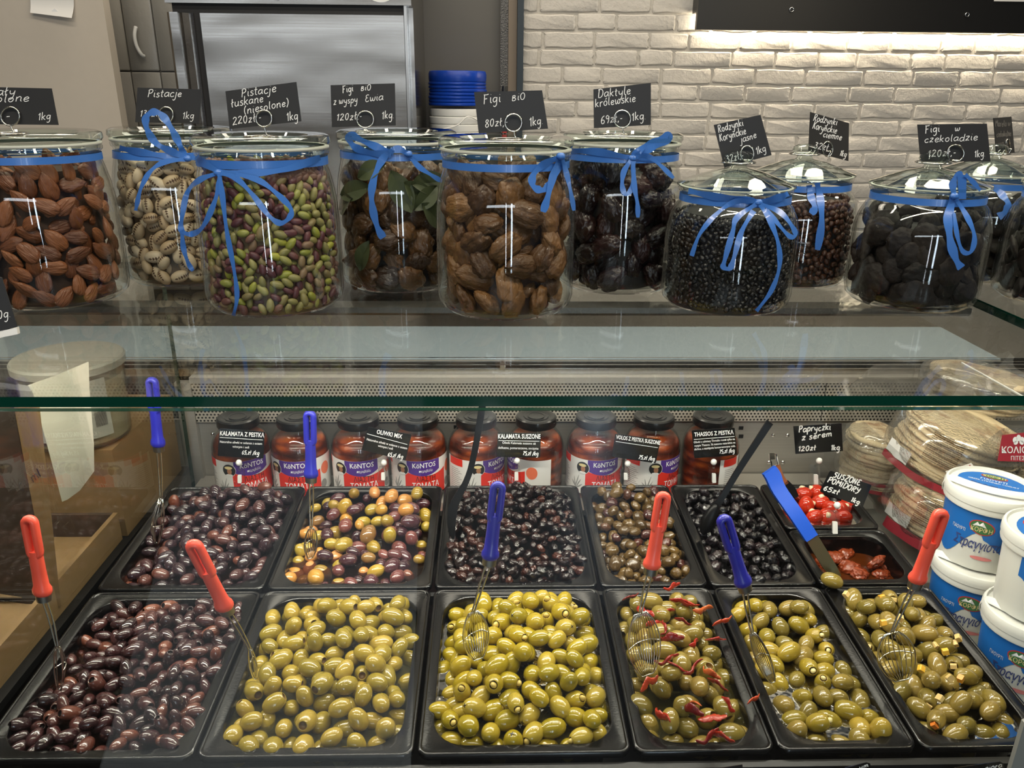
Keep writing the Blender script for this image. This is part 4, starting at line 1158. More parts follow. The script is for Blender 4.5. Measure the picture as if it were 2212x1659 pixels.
RB = dict(
 B=[[(258, 320), (300, 328), (350, 336), (405, 343)], [(402, 340), (372, 328), (338, 310), (318, 280), (315, 255), (328, 243), (345, 245), (362, 264), (380, 296), (392, 322), (398, 341)], [(400, 344), (355, 350), (325, 370), (305, 405), (296, 440), (293, 455)]],
 C=[[(424, 338), (440, 352), (472, 371)], [(472, 372), (545, 374), (620, 365), (692, 340)], [(468, 375), (432, 388), (405, 415), (393, 470), (392, 497), (412, 506), (438, 490), (462, 440), (473, 400), (474, 378)], [(393, 500), (396, 534), (406, 567), (417, 585)], [(474, 376), (480, 420), (490, 500), (505, 580), (512, 640), (504, 682)], [(476, 374), (510, 385), (545, 420), (580, 465), (605, 482), (625, 470), (628, 450), (600, 420), (560, 390), (510, 376)]],
 D=[[(850, 332), (815, 318), (775, 300), (757, 290), (754, 300), (767, 318), (800, 330), (845, 334)], [(882, 334), (860, 322), (835, 334), (815, 365), (803, 410), (805, 450), (815, 490), (828, 514)], [(882, 333), (905, 360), (935, 380), (955, 392)]],
 E=[[(1212, 338), (1175, 355), (1152, 378), (1151, 400), (1165, 410), (1180, 407), (1195, 385), (1210, 350)], [(1208, 345), (1195, 380), (1182, 430), (1173, 458)], [(1214, 340), (1224, 375), (1234, 420), (1240, 455)]],
 F=[[(1228, 326), (1290, 328), (1360, 341)], [(1366, 341), (1398, 324), (1428, 310), (1448, 297), (1440, 293), (1418, 305), (1390, 318), (1368, 338)], [(1372, 340), (1400, 338), (1430, 360), (1455, 385)], [(1364, 345), (1348, 370), (1344, 400), (1351, 420), (1364, 408), (1368, 375), (1366, 348)], [(1368, 348), (1370, 400), (1377, 440), (1378, 470)]],
 G=[[(1487, 412), (1540, 424), (1600, 430), (1636, 438)], [(1640, 437), (1680, 428), (1703, 418)], [(1637, 437), (1590, 435), (1548, 462), (1512, 505), (1494, 553)], [(1635, 440), (1592, 470), (1583, 500), (1566, 560), (1563, 577), (1577, 579), (1586, 555), (1602, 500), (1628, 455)], [(1640, 440), (1685, 458), (1712, 490), (1718, 508), (1705, 510), (1678, 480), (1655, 450)], [(1642, 442), (1665, 480), (1682, 530), (1683, 580), (1665, 630), (1634, 672)]],
 H=[[(1765, 395), (1772, 430), (1775, 480), (1766, 540)], [(1748, 400), (1752, 425), (1760, 448), (1752, 462)]],
 I=[[(2062, 424), (2058, 400), (2066, 382), (2080, 376)], [(2078, 378), (2079, 430)], [(2085, 377), (2103, 394), (2118, 412)], [(2060, 425), (2049, 470), (2053, 520), (2065, 560), (2077, 579)], [(2065, 430), (2090, 470), (2105, 510), (2098, 543), (2080, 543), (2068, 510), (2061, 460)]],
 J=[[(2150, 408), (2164, 420), (2178, 440), (2171, 458), (2157, 468)]])
for k, L_ in RB.items():
    for j, p in enumerate(L_):
        wdt = 20 if (k == 'I' and j in (1, 3)) else 14 if j < 2 else 11
        ribbon_px(k, p, wdt, .0025 + .0012 * j, 'ribbon_bow' if len(p) > 6 else 'ribbon_tail', .75 if len(p) <= 7 and j > 1 else None)
for k, xk, yk in (('B', 404, 343), ('C', 472, 374), ('D', 882, 333), ('E', 1211, 338), ('F', 1366, 342), ('G', 1638, 438), ('I', 2061, 424)):
    hp = jar_hit(k, .004)(xk, yk); me = blob('ribbon_knot', 'ribbon_blue', (.0055, .004, .0045), 3, 2, .15, 2.)
    put_under(obj('ribbon_knot', me, None, None, hp), JARS[k][0])

# ------------------------------------------------------------------ what the jars hold
def fill_jar(k, name, label, group, meshes, rad, fill, seed, cat, keep=300, tilt=.5, scale=(.88, 1.1), stuff=None, flat=False, core='core_brown', wall=.0042, corename=None):
    t_, X, Y, sp = JARS[k]; rng = np.random.default_rng(seed)
    Rm = sp['r'] - wall - rad * .85
    ri = max(0, Rm - 2.1 * rad)
    P = np.zeros((0, 3)); fails = 0; R2 = 2 * rad * .92; cand = 16; n_max = 2600
    while len(P) < n_max and fails < 140:
        an = rng.uniform(0, 6.283, cand); rr = np.sqrt(rng.uniform(ri * ri, Rm * Rm, cand))
        q = np.column_stack([rr * np.cos(an), rr * np.sin(an)])
        z = np.full(cand, rad * .9 + .008)
        if len(P):
            d2 = (q[:, None, 0] - P[None, :, 0]) ** 2 + (q[:, None, 1] - P[None, :, 1]) ** 2
            z = np.maximum(z, np.where(d2 < R2 * R2, P[None, :, 2] + np.sqrt(np.maximum(R2 * R2 - d2, 0)), -9).max(1))
        lim = prof_r(sp, z + rad) - wall - rad * .85
        sh = np.minimum(1, lim / np.maximum(np.hypot(q[:, 0], q[:, 1]), 1e-6)); q *= sh[:, None]
        i = int(np.argmin(z + np.where(sh < .97, .004, 0)))
        if z[i] > fill - rad: fails += 1; continue
        P = np.vstack([P, [q[i, 0], q[i, 1], z[i]]])
    Pw = P + np.array([X, Y, ZS])
    vis = visible(Pw, rad * 1.02, 9999, 3)
    mats = []
    for i in vis:
        rad_dir = Vector((P[i, 0], P[i, 1], 0)); rad_dir.normalize() if rad_dir.length > 1e-6 else None
        tan = Vector((-rad_dir.y, rad_dir.x, 0)); an = rng.uniform(0, math.pi)
        ax = (tan * math.cos(an) + Vector((0, 0, 1)) * math.sin(an) + rad_dir * rng.normal(0, tilt * .4)).normalized()
        nz = (rad_dir + Vector(rng.normal(0, tilt * .45, 3))).normalized()
        yv = nz.cross(ax).normalized(); nz = ax.cross(yv).normalized()
        Mx = Matrix((ax, yv, nz)).transposed(); s = rng.uniform(*scale)
        mats.append(Matrix.Translation(Pw[i]) @ Mx.to_4x4() @ Matrix.Diagonal((s * rng.uniform(.94, 1.06), s, s, 1)))
    out = []
    if stuff is None or keep:
        for Mx in mats[:keep]:
            o = bpy.data.objects.new(name, meshes[int(rng.integers(len(meshes)))]); COL.objects.link(o); o.matrix_world = Mx; tag(o, label, cat, group); out.append(o)
    rest = mats[keep:] if (stuff is None or keep) else mats
    if rest:
        b = MB()
        tm = []
        for m_ in meshes: tm.append((np.array([v.co[:] for v in m_.vertices]), [tuple(p.vertices) for p in m_.polygons]))
        for Mx in rest:
            V, Fc = tm[int(rng.integers(len(tm)))]; A = np.array(Mx); b.add(V @ A[:3, :3].T + A[:3, 3], Fc)
        me = bpy.data.meshes.new(stuff or name); me.from_pydata(b.v, [], b.f); me.shade_smooth(); me.materials.append(meshes[0].materials[0])
        o = bpy.data.objects.new(stuff or name, me); COL.objects.link(o)
        tag(o, (label if not keep else 'the smaller of the ' + group + ' that fill the gaps')[:110], None, None, 'stuff')
    b = MB(); rc = max(.01, Rm - rad * 1.0); b.lathe([(0, .004), (rc, .004), (rc, fill * .6), (rc * .93, fill * .8), (rc * .85, fill - rad * 1.6), (0, fill - rad * 1.4)], 32)
    o = obj(corename or (cat.replace(' ', '_') + '_mass'), b.mesh('filling', .8), core, None, (X, Y, ZS)); tag(o, 'packed ' + group + ' at the heart of the jar', None, None, 'stuff')
    return out
def nut(name, mat, dims, seed, sub=3, taper=0., amp=.03, ridge=0., freq=1.5, tip=0.):
    def post(V):
        if tip: k_ = 1 - tip * np.clip(V[:, 0], 0, 1) ** 3; V = V * np.column_stack([np.ones(len(V)), k_, k_])
        if taper: V = V * np.column_stack([np.ones(len(V)), 1 - taper * V[:, 0], 1 - taper * V[:, 0]])
        return V
    return blob(name, mat, dims, seed, sub, amp, freq, ridge, post=post)
fill_jar('A', 'almond', 'brown almond in the tall jar at the left end of the shelf', 'almonds in the jar', [nut('almond', 'almond_skin', (.0165, .0096, .0050), i, 4, .26, .05, .05, 2.2, tip=.5) for i in range(4)], .0102, .182, 41, 'almond', core='core_brown')
plain('shell_slit', S(84, 60, 40), .7)
def pistachio(seed):
    V, Fc = ico(3); V = V.copy()
    gap = np.clip(V[:, 0] * .5 + .5, 0, 1)
    V[:, 1] += np.sign(V[:, 1]) * .22 * gap ** 2 * (1 - np.abs(V[:, 1]))
    V *= np.array((.0120, .0080, .0074)) * (1 + .03 * smoothnoise(V, seed, 1.5))[:, None]
    me = MB().add(V, Fc).mesh('pistachio', True); me.materials.append(MATS['pistachio_shell']); me.materials.append(MATS['shell_slit'])
    for p in me.polygons:
        c = p.center
        if abs(c[1]) < .0011 and c[0] > -.005: p.material_index = 1
    return me
fill_jar('B', 'pistachio', 'beige pistachio in its split shell in the jar behind the shelled ones', 'pistachios in shells', [pistachio(i) for i in range(3)], .0088, .180, 42, 'pistachio', core='core_nut')
fill_jar('C', 'shelled_pistachio', 'small shelled pistachio kernel, green or purple, in the jar with the long bow', 'shelled pistachios', [nut('kernel', 'pistachio_kernel', (.0084, .0047, .0042), i + 5, 2, .1, .06) for i in range(4)], .0053, .181, 43, 'pistachio', keep=300, stuff='pistachio_kernels', core='core_nut')
FIG = [nut('fig', 'fig_skin', (.0215, .0175, .0108), i + 11, 4, .1, .16, .10, 1.8) for i in range(4)]
fill_jar('E', 'dried_fig', 'plump brown dried fig in the jar at the middle of the shelf', 'figs in the middle jar', FIG, .0140, .184, 44, 'fig', core='core_brown', tilt=.9)
FIG2 = [nut('fig', 'fig_dark', (.0215, .017, .0095), i + 17, 4, .1, .18, .13, 1.9) for i in range(4)]
fill_jar('D', 'island_fig', 'dark brown dried fig in the jar with bay leaves', 'figs with bay leaves', FIG2, .0138, .170, 45, 'fig', core='core_dark', tilt=.9)
fill_jar('F', 'dried_date', 'glossy dark wrinkled date in the tall jar behind the figs', 'dates in the jar', [nut('date', 'date_skin', (.0235, .0155, .0140), i + 23, 4, .05, .10, .20, 2.2) for i in range(4)], .0160, .184, 46, 'date', core='core_dark')
fill_jar('I', 'chocolate_fig', 'dark chocolate coated fig slice in the squat jar', 'chocolate coated figs', [nut('cfig', 'choc', (.0200, .0175, .0075), i + 29, 4, 0, .14, .05, 2.2) for i in range(4)], .0120, .118, 47, 'chocolate fig', core='core_dark', tilt=.7)
fill_jar('J', 'chocolate_apricot', 'flat dark chocolate apricot in the squat jar right of the chocolate figs', 'chocolate apricots', [nut('capr', 'choc', (.020, .017, .0040), i + 33, 3, 0, .16, .05, 1.8) for i in range(4)], .0112, .118, 48, 'chocolate apricot', core='core_dark', tilt=1.1)
fill_jar('K', 'chocolate_flake', 'flat dark flake in the jar cut off by the right picture edge', 'dark flakes', [nut('flk', 'choc', (.020, .016, .004), i + 37, 3, 0, .16, .05, 1.8) for i in range(2)], .0115, .085, 49, 'chocolate', core='core_dark', tilt=1.1)
fill_jar('G', 'currant_mass', 'tiny black currants filling the squat jar with the big bow', 'black currants', [nut('cur', 'currant', (.0040, .0032, .0024), i + 51, 2, 0, .22, .22, 2.4) for i in range(3)], 0.0032, .126, 50, 'currant', keep=0, stuff='black_currants', core='core_dark')
fill_jar('H', 'raisin_mass', 'brown raisins filling the squat jar behind the currants', 'brown raisins', [nut('rai', 'raisin', (.0055, .0043, .0036), i + 55, 2, 0, .12, .12, 2.2) for i in range(3)], .0045, .126, 51, 'raisin', keep=0, stuff='brown_raisins', core='core_dark')
# bay leaves in the fig jar
def leaf(seed, L=.05):
    r = np.random.default_rng(seed); A, B = [], []
    for i in range(11):
        t_ = i / 10; w = .27 * L * math.sin(math.pi * min(1, t_ * .98 + .01)) ** .8
        z = .006 * math.sin(t_ * 3 + seed); A.append((t_ * L, w, z + .003)); B.append((t_ * L, -w, z + .003))
    m = [((A[i][0]), 0, (A[i][2] - .003)) for i in range(11)]
    return MB().strip(A, m).strip(m, B).mesh('bay_leaf', True)
LF = [leaf(i, .046 + .006 * i) for i in range(3)]
for i, (x, y, x2, y2) in enumerate(((775, 385, 815, 365), (745, 425, 790, 405), (870, 395, 905, 420), (893, 455, 935, 410), (905, 440, 938, 470), (845, 370, 860, 400), (800, 520, 780, 590), (770, 430, 745, 445), (885, 400, 925, 395))):
    hit = jar_hit('D', -.0055); p, q = hit(x, y), hit(x2, y2)
    d = Vector(q - p).normalized(); nrm = Vector(((p[0] + q[0]) / 2 - JARS['D'][1], (p[1] + q[1]) / 2 - JARS['D'][2], .02)).normalized()
    yv = nrm.cross(d).normalized(); nz = d.cross(yv)
    o = obj('bay_leaf', LF[i % 3], 'bay_leaf'); o.matrix_world = Matrix.Translation(p) @ Matrix((d, yv, nz)).transposed().to_4x4()
    tag(o, 'dry green bay leaf pressed against the glass among the dark figs', 'bay leaf', 'bay leaves in the fig jar')

# ------------------------------------------------------------------ price cards on wire rings above the jars
plain('chalk_dim', S(88, 86, 84), .7)
TX = dict(
 A=([(-60, 187), (111, 191), (126, 270), (-50, 268)], (22, 251, 20, 20), [('Migdały', -72, 208, 34, 206, 22), ('niesolone', -62, 223, 63, 219, 20), ('65zł,-', -64, 263, 24, 258, 22), ('1kg', 82, 260, 111, 257, 19)], 'almonds'),
 B=([(297, 189), (436, 193), (430, 267), (292, 264)], (358, 248, 16, 17), [('Pistacje', 318, 210, 393, 209, 19), ('135zł,-', 302, 252, 352, 252, 17), ('1kg', 394, 257, 420, 256, 18)], 'pistachios in shells'),
 C=([(487, 197), (640, 177), (651, 262), (496, 279)], (570, 256, 17, 18), [('Pistacje', 521, 210, 597, 199, 21), ('łuskane', 499, 232, 570, 220, 21), ('(niesolone)', 527, 247, 625, 228, 20), ('220zł,-', 502, 271, 566, 260, 21), ('1kg', 620, 262, 645, 257, 22)], 'shelled pistachios'),
 D=([(714, 184), (853, 180), (855, 271), (717, 275)], (789, 258, 18, 18), [('Figi', 740, 201, 764, 197, 19), ('BiO', 779, 196, 802, 194, 15), ('z wyspy', 720, 227, 773, 221, 18), ('Ewia', 788, 220, 828, 216, 18), ('120zł,-', 727, 261, 783, 257, 19), ('1kg.', 825, 258, 852, 255, 20)], 'figs with bay leaves'),
 E=([(1024, 199), (1171, 195), (1184, 278), (1034, 288)], (1109, 265, 18, 19), [('Figi', 1044, 225, 1083, 219, 24), ('BiO', 1105, 218, 1136, 214, 18), ('80zł,-', 1047, 276, 1098, 270, 21), ('1kg.', 1144, 273, 1174, 268, 22)], 'plump figs'),
 F=([(1282, 193), (1406, 179), (1406, 270), (1283, 277)], (1344, 257, 18, 19), [('Daktyle', 1291, 212, 1363, 203, 21), ('królewskie', 1285, 232, 1374, 219, 21), ('69zł,-', 1297, 268, 1346, 262, 21), ('1kg.', 1365, 262, 1396, 257, 21)], 'dates'),
 G=([(1542, 270), (1643, 248), (1667, 335), (1565, 362)], (1614, 332, 14, 17), [('Rodzynki', 1552, 287, 1607, 271, 19), ('Korynckie', 1555, 306, 1613, 289, 19), ('jasne', 1600, 308, 1635, 298, 17), ('32zł,-', 1570, 352, 1608, 341, 20), ('1kg', 1635, 334, 1656, 326, 18)], 'black currants'),
 H=([(1751, 242), (1834, 266), (1833, 348), (1747, 326)], (1788, 322, 11, 16), [('Rodzynki', 1756, 261, 1808, 271, 18), ('Korynckie', 1754, 278, 1807, 289, 18), ('ciemne', 1777, 296, 1818, 303, 17), ('32zł,-', 1757, 320, 1799, 328, 18), ('1kg', 1813, 336, 1828, 340, 16)], 'brown raisins'),
 I=([(1982, 269), (2132, 267), (2140, 349), (1989, 349)], (2064, 331, 18, 18), [('Figi', 1998, 289, 2031, 284, 19), ('w', 2062, 283, 2075, 282, 16), ('czekoladzie', 1996, 308, 2112, 303, 18), ('120zł,-', 2004, 339, 2066, 336, 19), ('1kg.', 2105, 340, 2129, 338, 18)], 'chocolate figs'),
 J=([(2147, 255), (2185, 252), (2192, 330), (2153, 334)], (2177, 317, 5, 17), [('Morela w', 2150, 274, 2183, 272, 16), ('czekoladzie', 2153, 296, 2184, 294, 15), ('110zł', 2156, 320, 2178, 318, 15)], 'chocolate apricots'))
for k, (cor, rg, lines, what) in TX.items():
    t_, X, Y, sp = JARS[k]; top = ZS + sp['top'] + (.012 if sp is TALL else .030)
    nrm = {'H': (.35, -1, 0), 'J': (.9, -1, 0), 'C': (.0, -1, 0)}.get(k, (0, -1, 0))
    cpt = (X, Y + (.012 if sp is SHORT else 0), top)
    hit = lambda x, y, c=cpt, n=nrm: on_plane(x, y, c, n)
    base = hit(rg[0], rg[1])
    sg = thing('price_card', f'black chalk price card on a wire ring above the jar of {what}', 'price card', base, None, 'price cards on the jars')
    card_px(sg, cor, hit, 'card_black')
    for j, (s, x0, y0, x1, y1, h) in enumerate(lines):
        write_px(s, x0, y0, x1, y1, h * .86, hit, 'chalk_dim' if k == 'J' else 'chalk_white', sg, width=1.45 if h > 18 else 1.3, seed=j + ord(k))
    ringp = []
    for a_ in np.linspace(0, 2 * math.pi, 29)[:-1]:
        p = hit(rg[0] + rg[2] * math.cos(a_), rg[1] + rg[3] * math.sin(a_)); ringp.append(p + (CP - p) / np.linalg.norm(CP - p) * .003)
    put_under(obj('wire_ring', MB().tube(ringp, .0011, 6, closed=True).mesh('wire_ring', True), 'wire_steel'), sg)
    p = hit(rg[0] + 1, rg[1] + rg[3]); p = p + (CP - p) / np.linalg.norm(CP - p) * .003; e = np.array([p[0] + .002, p[1], top + .0015])
    cx_, cy_ = X + (.0 if sp is TALL else .0), Y
    put_under(obj('wire_stem', MB().tube(catmull([p, (p + e) / 2, e, e + (-.012, .004, 0)], 4), .001, 6).mesh('wire_stem', True), 'wire_steel'), sg)
    rr = .02 if sp is TALL else .021
    ctr = np.array([X, Y, top - (.0 if sp is TALL else .001)]) if sp is SHORT else np.array([e[0] - .01, e[1] + .01, top + .001])
    put_under(obj('wire_foot', MB().tube([ctr + (rr * math.cos(a_), rr * math.sin(a_), .0005) for a_ in np.linspace(0, 2 * math.pi, 25)[:-1]], .001, 6, closed=True).mesh('wire_foot', True), 'wire_steel'), sg)
# the card cut off by the left picture edge
hit = lambda x, y: on_plane(x, y, (-.2, .02, .52), (.15, -1, .1))
sg = thing('price_card', 'black price card cut off by the left picture edge, in front of the almond jar', 'price card', hit(10, 720), None, 'price cards on the jars')
card_px(sg, [(-90, 575), (4, 600), (37, 706), (-60, 735)], hit, 'card_black')
write_px('0g.', -4, 690, 24, 684, 19, hit, 'chalk_white', sg, width=1.7)
card_px(sg, [(-40, 722), (6, 714), (36, 708), (38, 722), (8, 728), (-40, 740)], hit, 'white_plastic', 'clip', .006)
# ------------------------------------------------------------------ jars of dried tomatoes along the rear wall
t = NT('tomato_oil'); v = t.coord('Object', (.7, .7, 2.2))
vo = t.add('TexVoronoi', i_Scale=30.); t.t.links.new(v, vo.inputs['Vector'])
nz = t.noise(v, 30, 4, .6)
c = t.ramp(t.math('ADD', t.math('MULTIPLY', vo.outputs['Distance'], .7), t.math('MULTIPLY', nz, .55)), [(.2, S(186, 96, 34)), (.45, S(150, 66, 26)), (.62, S(100, 38, 18)), (.85, S(50, 18, 10))])
t.principled(Base_Color=c, Roughness=.3, Coat_Weight=.3, Normal=t.bump(nz, .5, .004)); t.done('tomato_oil')
plain('jar_lid_black', S(20, 20, 21), .28, coat=.3)
plain('label_white', S(232, 230, 226), .5)
plain('label_purple', S(84, 52, 140), .45)
plain('label_red', S(226, 52, 36), .45)
plain('print_dark', S(40, 30, 30), .6)
plain('print_grey', S(150, 148, 145), .6)
plain('portrait_dark', S(30, 28, 24), .5)
plain('straw', S(226, 208, 150), .6)
plain('skin_tone', S(168, 116, 84), .6)
plain('tomato_print', S(236, 120, 84), .55)
KR = .0585
def wrapped(V, R, th0, z0):
    """bend flat lettering (x right, y up, metres) round a cylinder; th0 = 0 faces -Y"""
    V = np.asarray(V, float); th = th0 + V[:, 0] / R
    return np.column_stack([R * np.sin(th), -R * np.cos(th), z0 + V[:, 1]])
def curved(R, th, z, n=14, lower=None, upper=None):
    b = MB(); A, B = [], []
    for i in range(n + 1):
        k = i / n; a_ = th[0] + (th[1] - th[0]) * k
        zl, zu = (lower(k) if lower else z[0]), (upper(k) if upper else z[1])
        A.append((R * math.sin(a_), -R * math.cos(a_), zl)); B.append((R * math.sin(a_), -R * math.cos(a_), zu))
    return b.strip(A, B)
def disc_on(R, th0, z0, ra, rb, n=20, cut=None):
    P = [(ra * math.cos(a_), rb * math.sin(a_)) for a_ in np.linspace(0, 2 * math.pi, n + 1)[:-1]]
    # a fan with a middle ring so that it follows the curve
    mid = [(x * .5, y * .5) for x, y in P]; V = wrapped(P + mid + [(0, 0)], R, th0, z0)
    m = n; return MB().add(V, [(i, (i + 1) % m, m + (i + 1) % m, m + i) for i in range(m)] + [(m + i, m + (i + 1) % m, 2 * m) for i in range(m)])
def letters_on(body, R, th0, z0, size, sx=1., bold=0., shear=0.):
    V, Fc = text_mesh(body, size, bold * size, shear, sx)
    return MB().add(wrapped(V, R, th0, z0), Fc) if len(V) else MB()
KM = {}
def km(key, b, mat, smooth=False):
    me = b.mesh(key, smooth); me.materials.append(M_(mat)); KM[key] = me
km('glass_body', MB().lathe([(0, .0), (.048, 0), (.055, .004), (KR, .014), (KR, .112), (.0565, .122), (.051, .134), (.0435, .143), (.0405, .148), (.0405, .168)], 40), 'jar_glass', True)
km('tomatoes', MB().lathe([(0, .003), (.050, .004), (KR - .0025, .015), (KR - .0025, .112), (.054, .122), (.047, .132), (.0, .134)], 32), 'tomato_oil', True)
lp = [(0, .1735), (.030, .1735), (.032, .1745), (.0385, .1745), (.0418, .1725), (.0425, .168), (.0425, .158), (.0418, .1565), (.0405, .1565)]
km('screw_lid', MB().lathe(lp, 40), 'jar_lid_black', .5)
km('lid_emblem', MB().lathe([(.016, .1737), (.016, .1743), (.0175, .1743), (.0175, .1737)], 32).lathe([(.0245, .1737), (.0245, .1741), (.0255, .1741), (.0255, .1737)], 32), plain('lid_emboss', S(50, 52, 54), .4), .5)
rd = math.radians; LZ0, LZ1 = .020, .0985; R1, R2, R3, R4 = KR + .0004, KR + .0007, KR + .0010, KR + .0013
km('paper_label', curved(R1, (rd(-112), rd(112)), (LZ0, LZ1), 30), 'label_white', True)
km('purple_panel', curved(R2, (rd(-26), rd(42)), (0, 0), 14, lower=lambda k: .0655 + .010 * (2 * k - 1) ** 2 - .001, upper=lambda k: LZ1), 'label_purple', True)
km('red_panel', curved(R2, (rd(-30), rd(58)), (0, 0), 14, lower=lambda k: LZ0, upper=lambda k: .0650 + .010 * (2 * k - 1.05) ** 2 - .001), 'label_red', True)
km('red_corner', curved(R2, (rd(-104), rd(-68)), (.082, LZ1), 8), 'label_red', True)
km('portrait_rim', disc_on(R3, rd(-36), .0795, .0145, .0145), 'label_white', True)
km('portrait', disc_on(R4, rd(-36), .0795, .0135, .0135), 'portrait_dark', True)
km('portrait_face', disc_on(R4 + .0003, rd(-35), .0775, .0050, .0066, 12), 'skin_tone', True)
km('portrait_hat', disc_on(R4 + .0005, rd(-36.5), .0855, .0085, .0034, 12), 'straw', True)
km('portrait_shirt', disc_on(R4 + .0003, rd(-36), .0690, .0075, .0030, 12), 'label_white', True)
km('brand_lettering', letters_on('KöNTOS', R3, rd(9), .0880, .0150, .86, .015), 'print_white')
km('small_lettering', letters_on('περιβόλι', R3, rd(12), .0755, .0080, .9, .0, .25), 'print_white')
km('dark_lettering', letters_on('ΛΙΑΣΤΗ', R3, rd(12), .0575, .0165, .70, .0), 'print_dark')
km('white_lettering', letters_on('ΤΟΜΑΤΑ', R3, rd(12), .0420, .0185, .74, .012), 'print_white')
km('lower_lettering', letters_on('ΣΕ ΗΛΙΕΛΑΙΟ', R3, rd(12), .0285, .0095, .74, .0), 'print_dark')
km('tomato_drawing', disc_on(R2, rd(72), .070, .012, .014), 'tomato_print', True)
km('onion_drawing', disc_on(R2, rd(66), .036, .008, .010), 'print_grey', True)
b = MB()
for i in range(11): b.add(curved(R2, (rd(-100), rd(-78 + (i % 3) * 4)), (.074 - i * .0044, .0752 - i * .0044), 5).v, curved(R2, (rd(-100), rd(-78)), (0, 1), 5).f)
km('fine_print', b, 'print_grey')
b = MB()
for i, (a0_, a1_, z0_, z1_) in enumerate(((-52, -44, .030, .062), (-50, -56, .030, .055), (-50, -40, .030, .052), (-50, -62, .030, .046), (-50, -36, .030, .042))):
    P = [wrapped([(KR * rd(a0_ + (a1_ - a0_) * k), 0)], R2, 0, z0_ + (z1_ - z0_) * k)[0] for k in (0, .33, .66, 1)]
    b.tube(P, [.0002, .0016, .0016, .0002], 4, flat=.2)
km('leaf_drawing', b, 'print_grey')
YK = .757; ZK = on_y(1290, 897, YK)[2] - .1745
xs_k = [515, 643, 778, 906, 1030, 1160, 1290, 1412, 1540]
rot_k = [26, -6, 2, 6, 40, -82, 6, 34, 118]
place_k = ['leftmost of the rear row', 'second from the left of the rear row', 'third from the left, behind the mixed olives', 'fourth from the left, behind the mixed olives', 'fifth of the rear row, behind the black ladle', 'its label turned to the small print', 'seventh of the rear row, behind the brown olives', 'eighth of the rear row, second from the right', 'rightmost of the rear row, its label turned away']
tag(obj('rear_ledge', MB().box((X0, .672, ZK - .012), (1.09, .832, ZK - .0003)), 'counter_steel'), 'steel ledge that carries the row of tomato jars', 'ledge')
for i, x in enumerate(xs_k):
    X = (on_y(x, 915, YK)[0] + on_y(xs_k[0] + (xs_k[-1] - xs_k[0]) * i / 8, 915, YK)[0]) / 2
    t_ = thing('tomato_jar', 'black-lidded jar of dried tomatoes in oil, ' + place_k[i], 'jar', (X, YK, ZK), (0, 0, rd(rot_k[i])), 'jars of dried tomatoes')
    L_ = None
    for key, me in KM.items():
        par = t_
        if key in ('glass_body', 'tomatoes', 'screw_lid', 'paper_label'): o = obj(key, me, None, t_)
        elif key == 'lid_emblem': o = obj(key, me, None, lid)
        else: o = obj(key, me, None, L_)
        if key == 'paper_label': L_ = o
        if key == 'screw_lid': lid = o

# ------------------------------------------------------------------ sign holders on the pans
plain('sign_black', S(16, 17, 19), .18, coat=.2)
def clip(parent, x, y0, y1, hit, xj, yj, w=22):
    """clear plastic clip from (x, y1) up to y0, with a white ball joint"""
    card_px(parent, [(x - w * .42, y0), (x + w * .36, y0), (x + w * .5, y1), (x - w * .55, y1)], hit, 'clear_acrylic', 'clip', .010, 3)
    card_px(parent, [(x - w * .16, y0 + (y1 - y0) * .35), (x + w * .2, y0 + (y1 - y0) * .35), (x + w * .22, y0 + (y1 - y0) * .86), (x - w * .16, y0 + (y1 - y0) * .86)], lambda a_, b_: hit(a_, b_) + np.array([0, -.0015, 0]), 'white_plastic', 'clip_spring', .004, 2)
    put_under(obj('ball_joint', blob('ball_joint', 'white_plastic', (.0062, .0062, .0068), 4, 2, .05), None, None, hit(xj, yj) + np.array([0, .003, 0])), parent)
    put_under(obj('joint_stem', MB().tube([hit(xj, yj), hit(x, y0 + 4) + np.array([0, .004, 0])], .0022, 8).mesh('joint_stem', True), 'clear_acrylic'), parent)
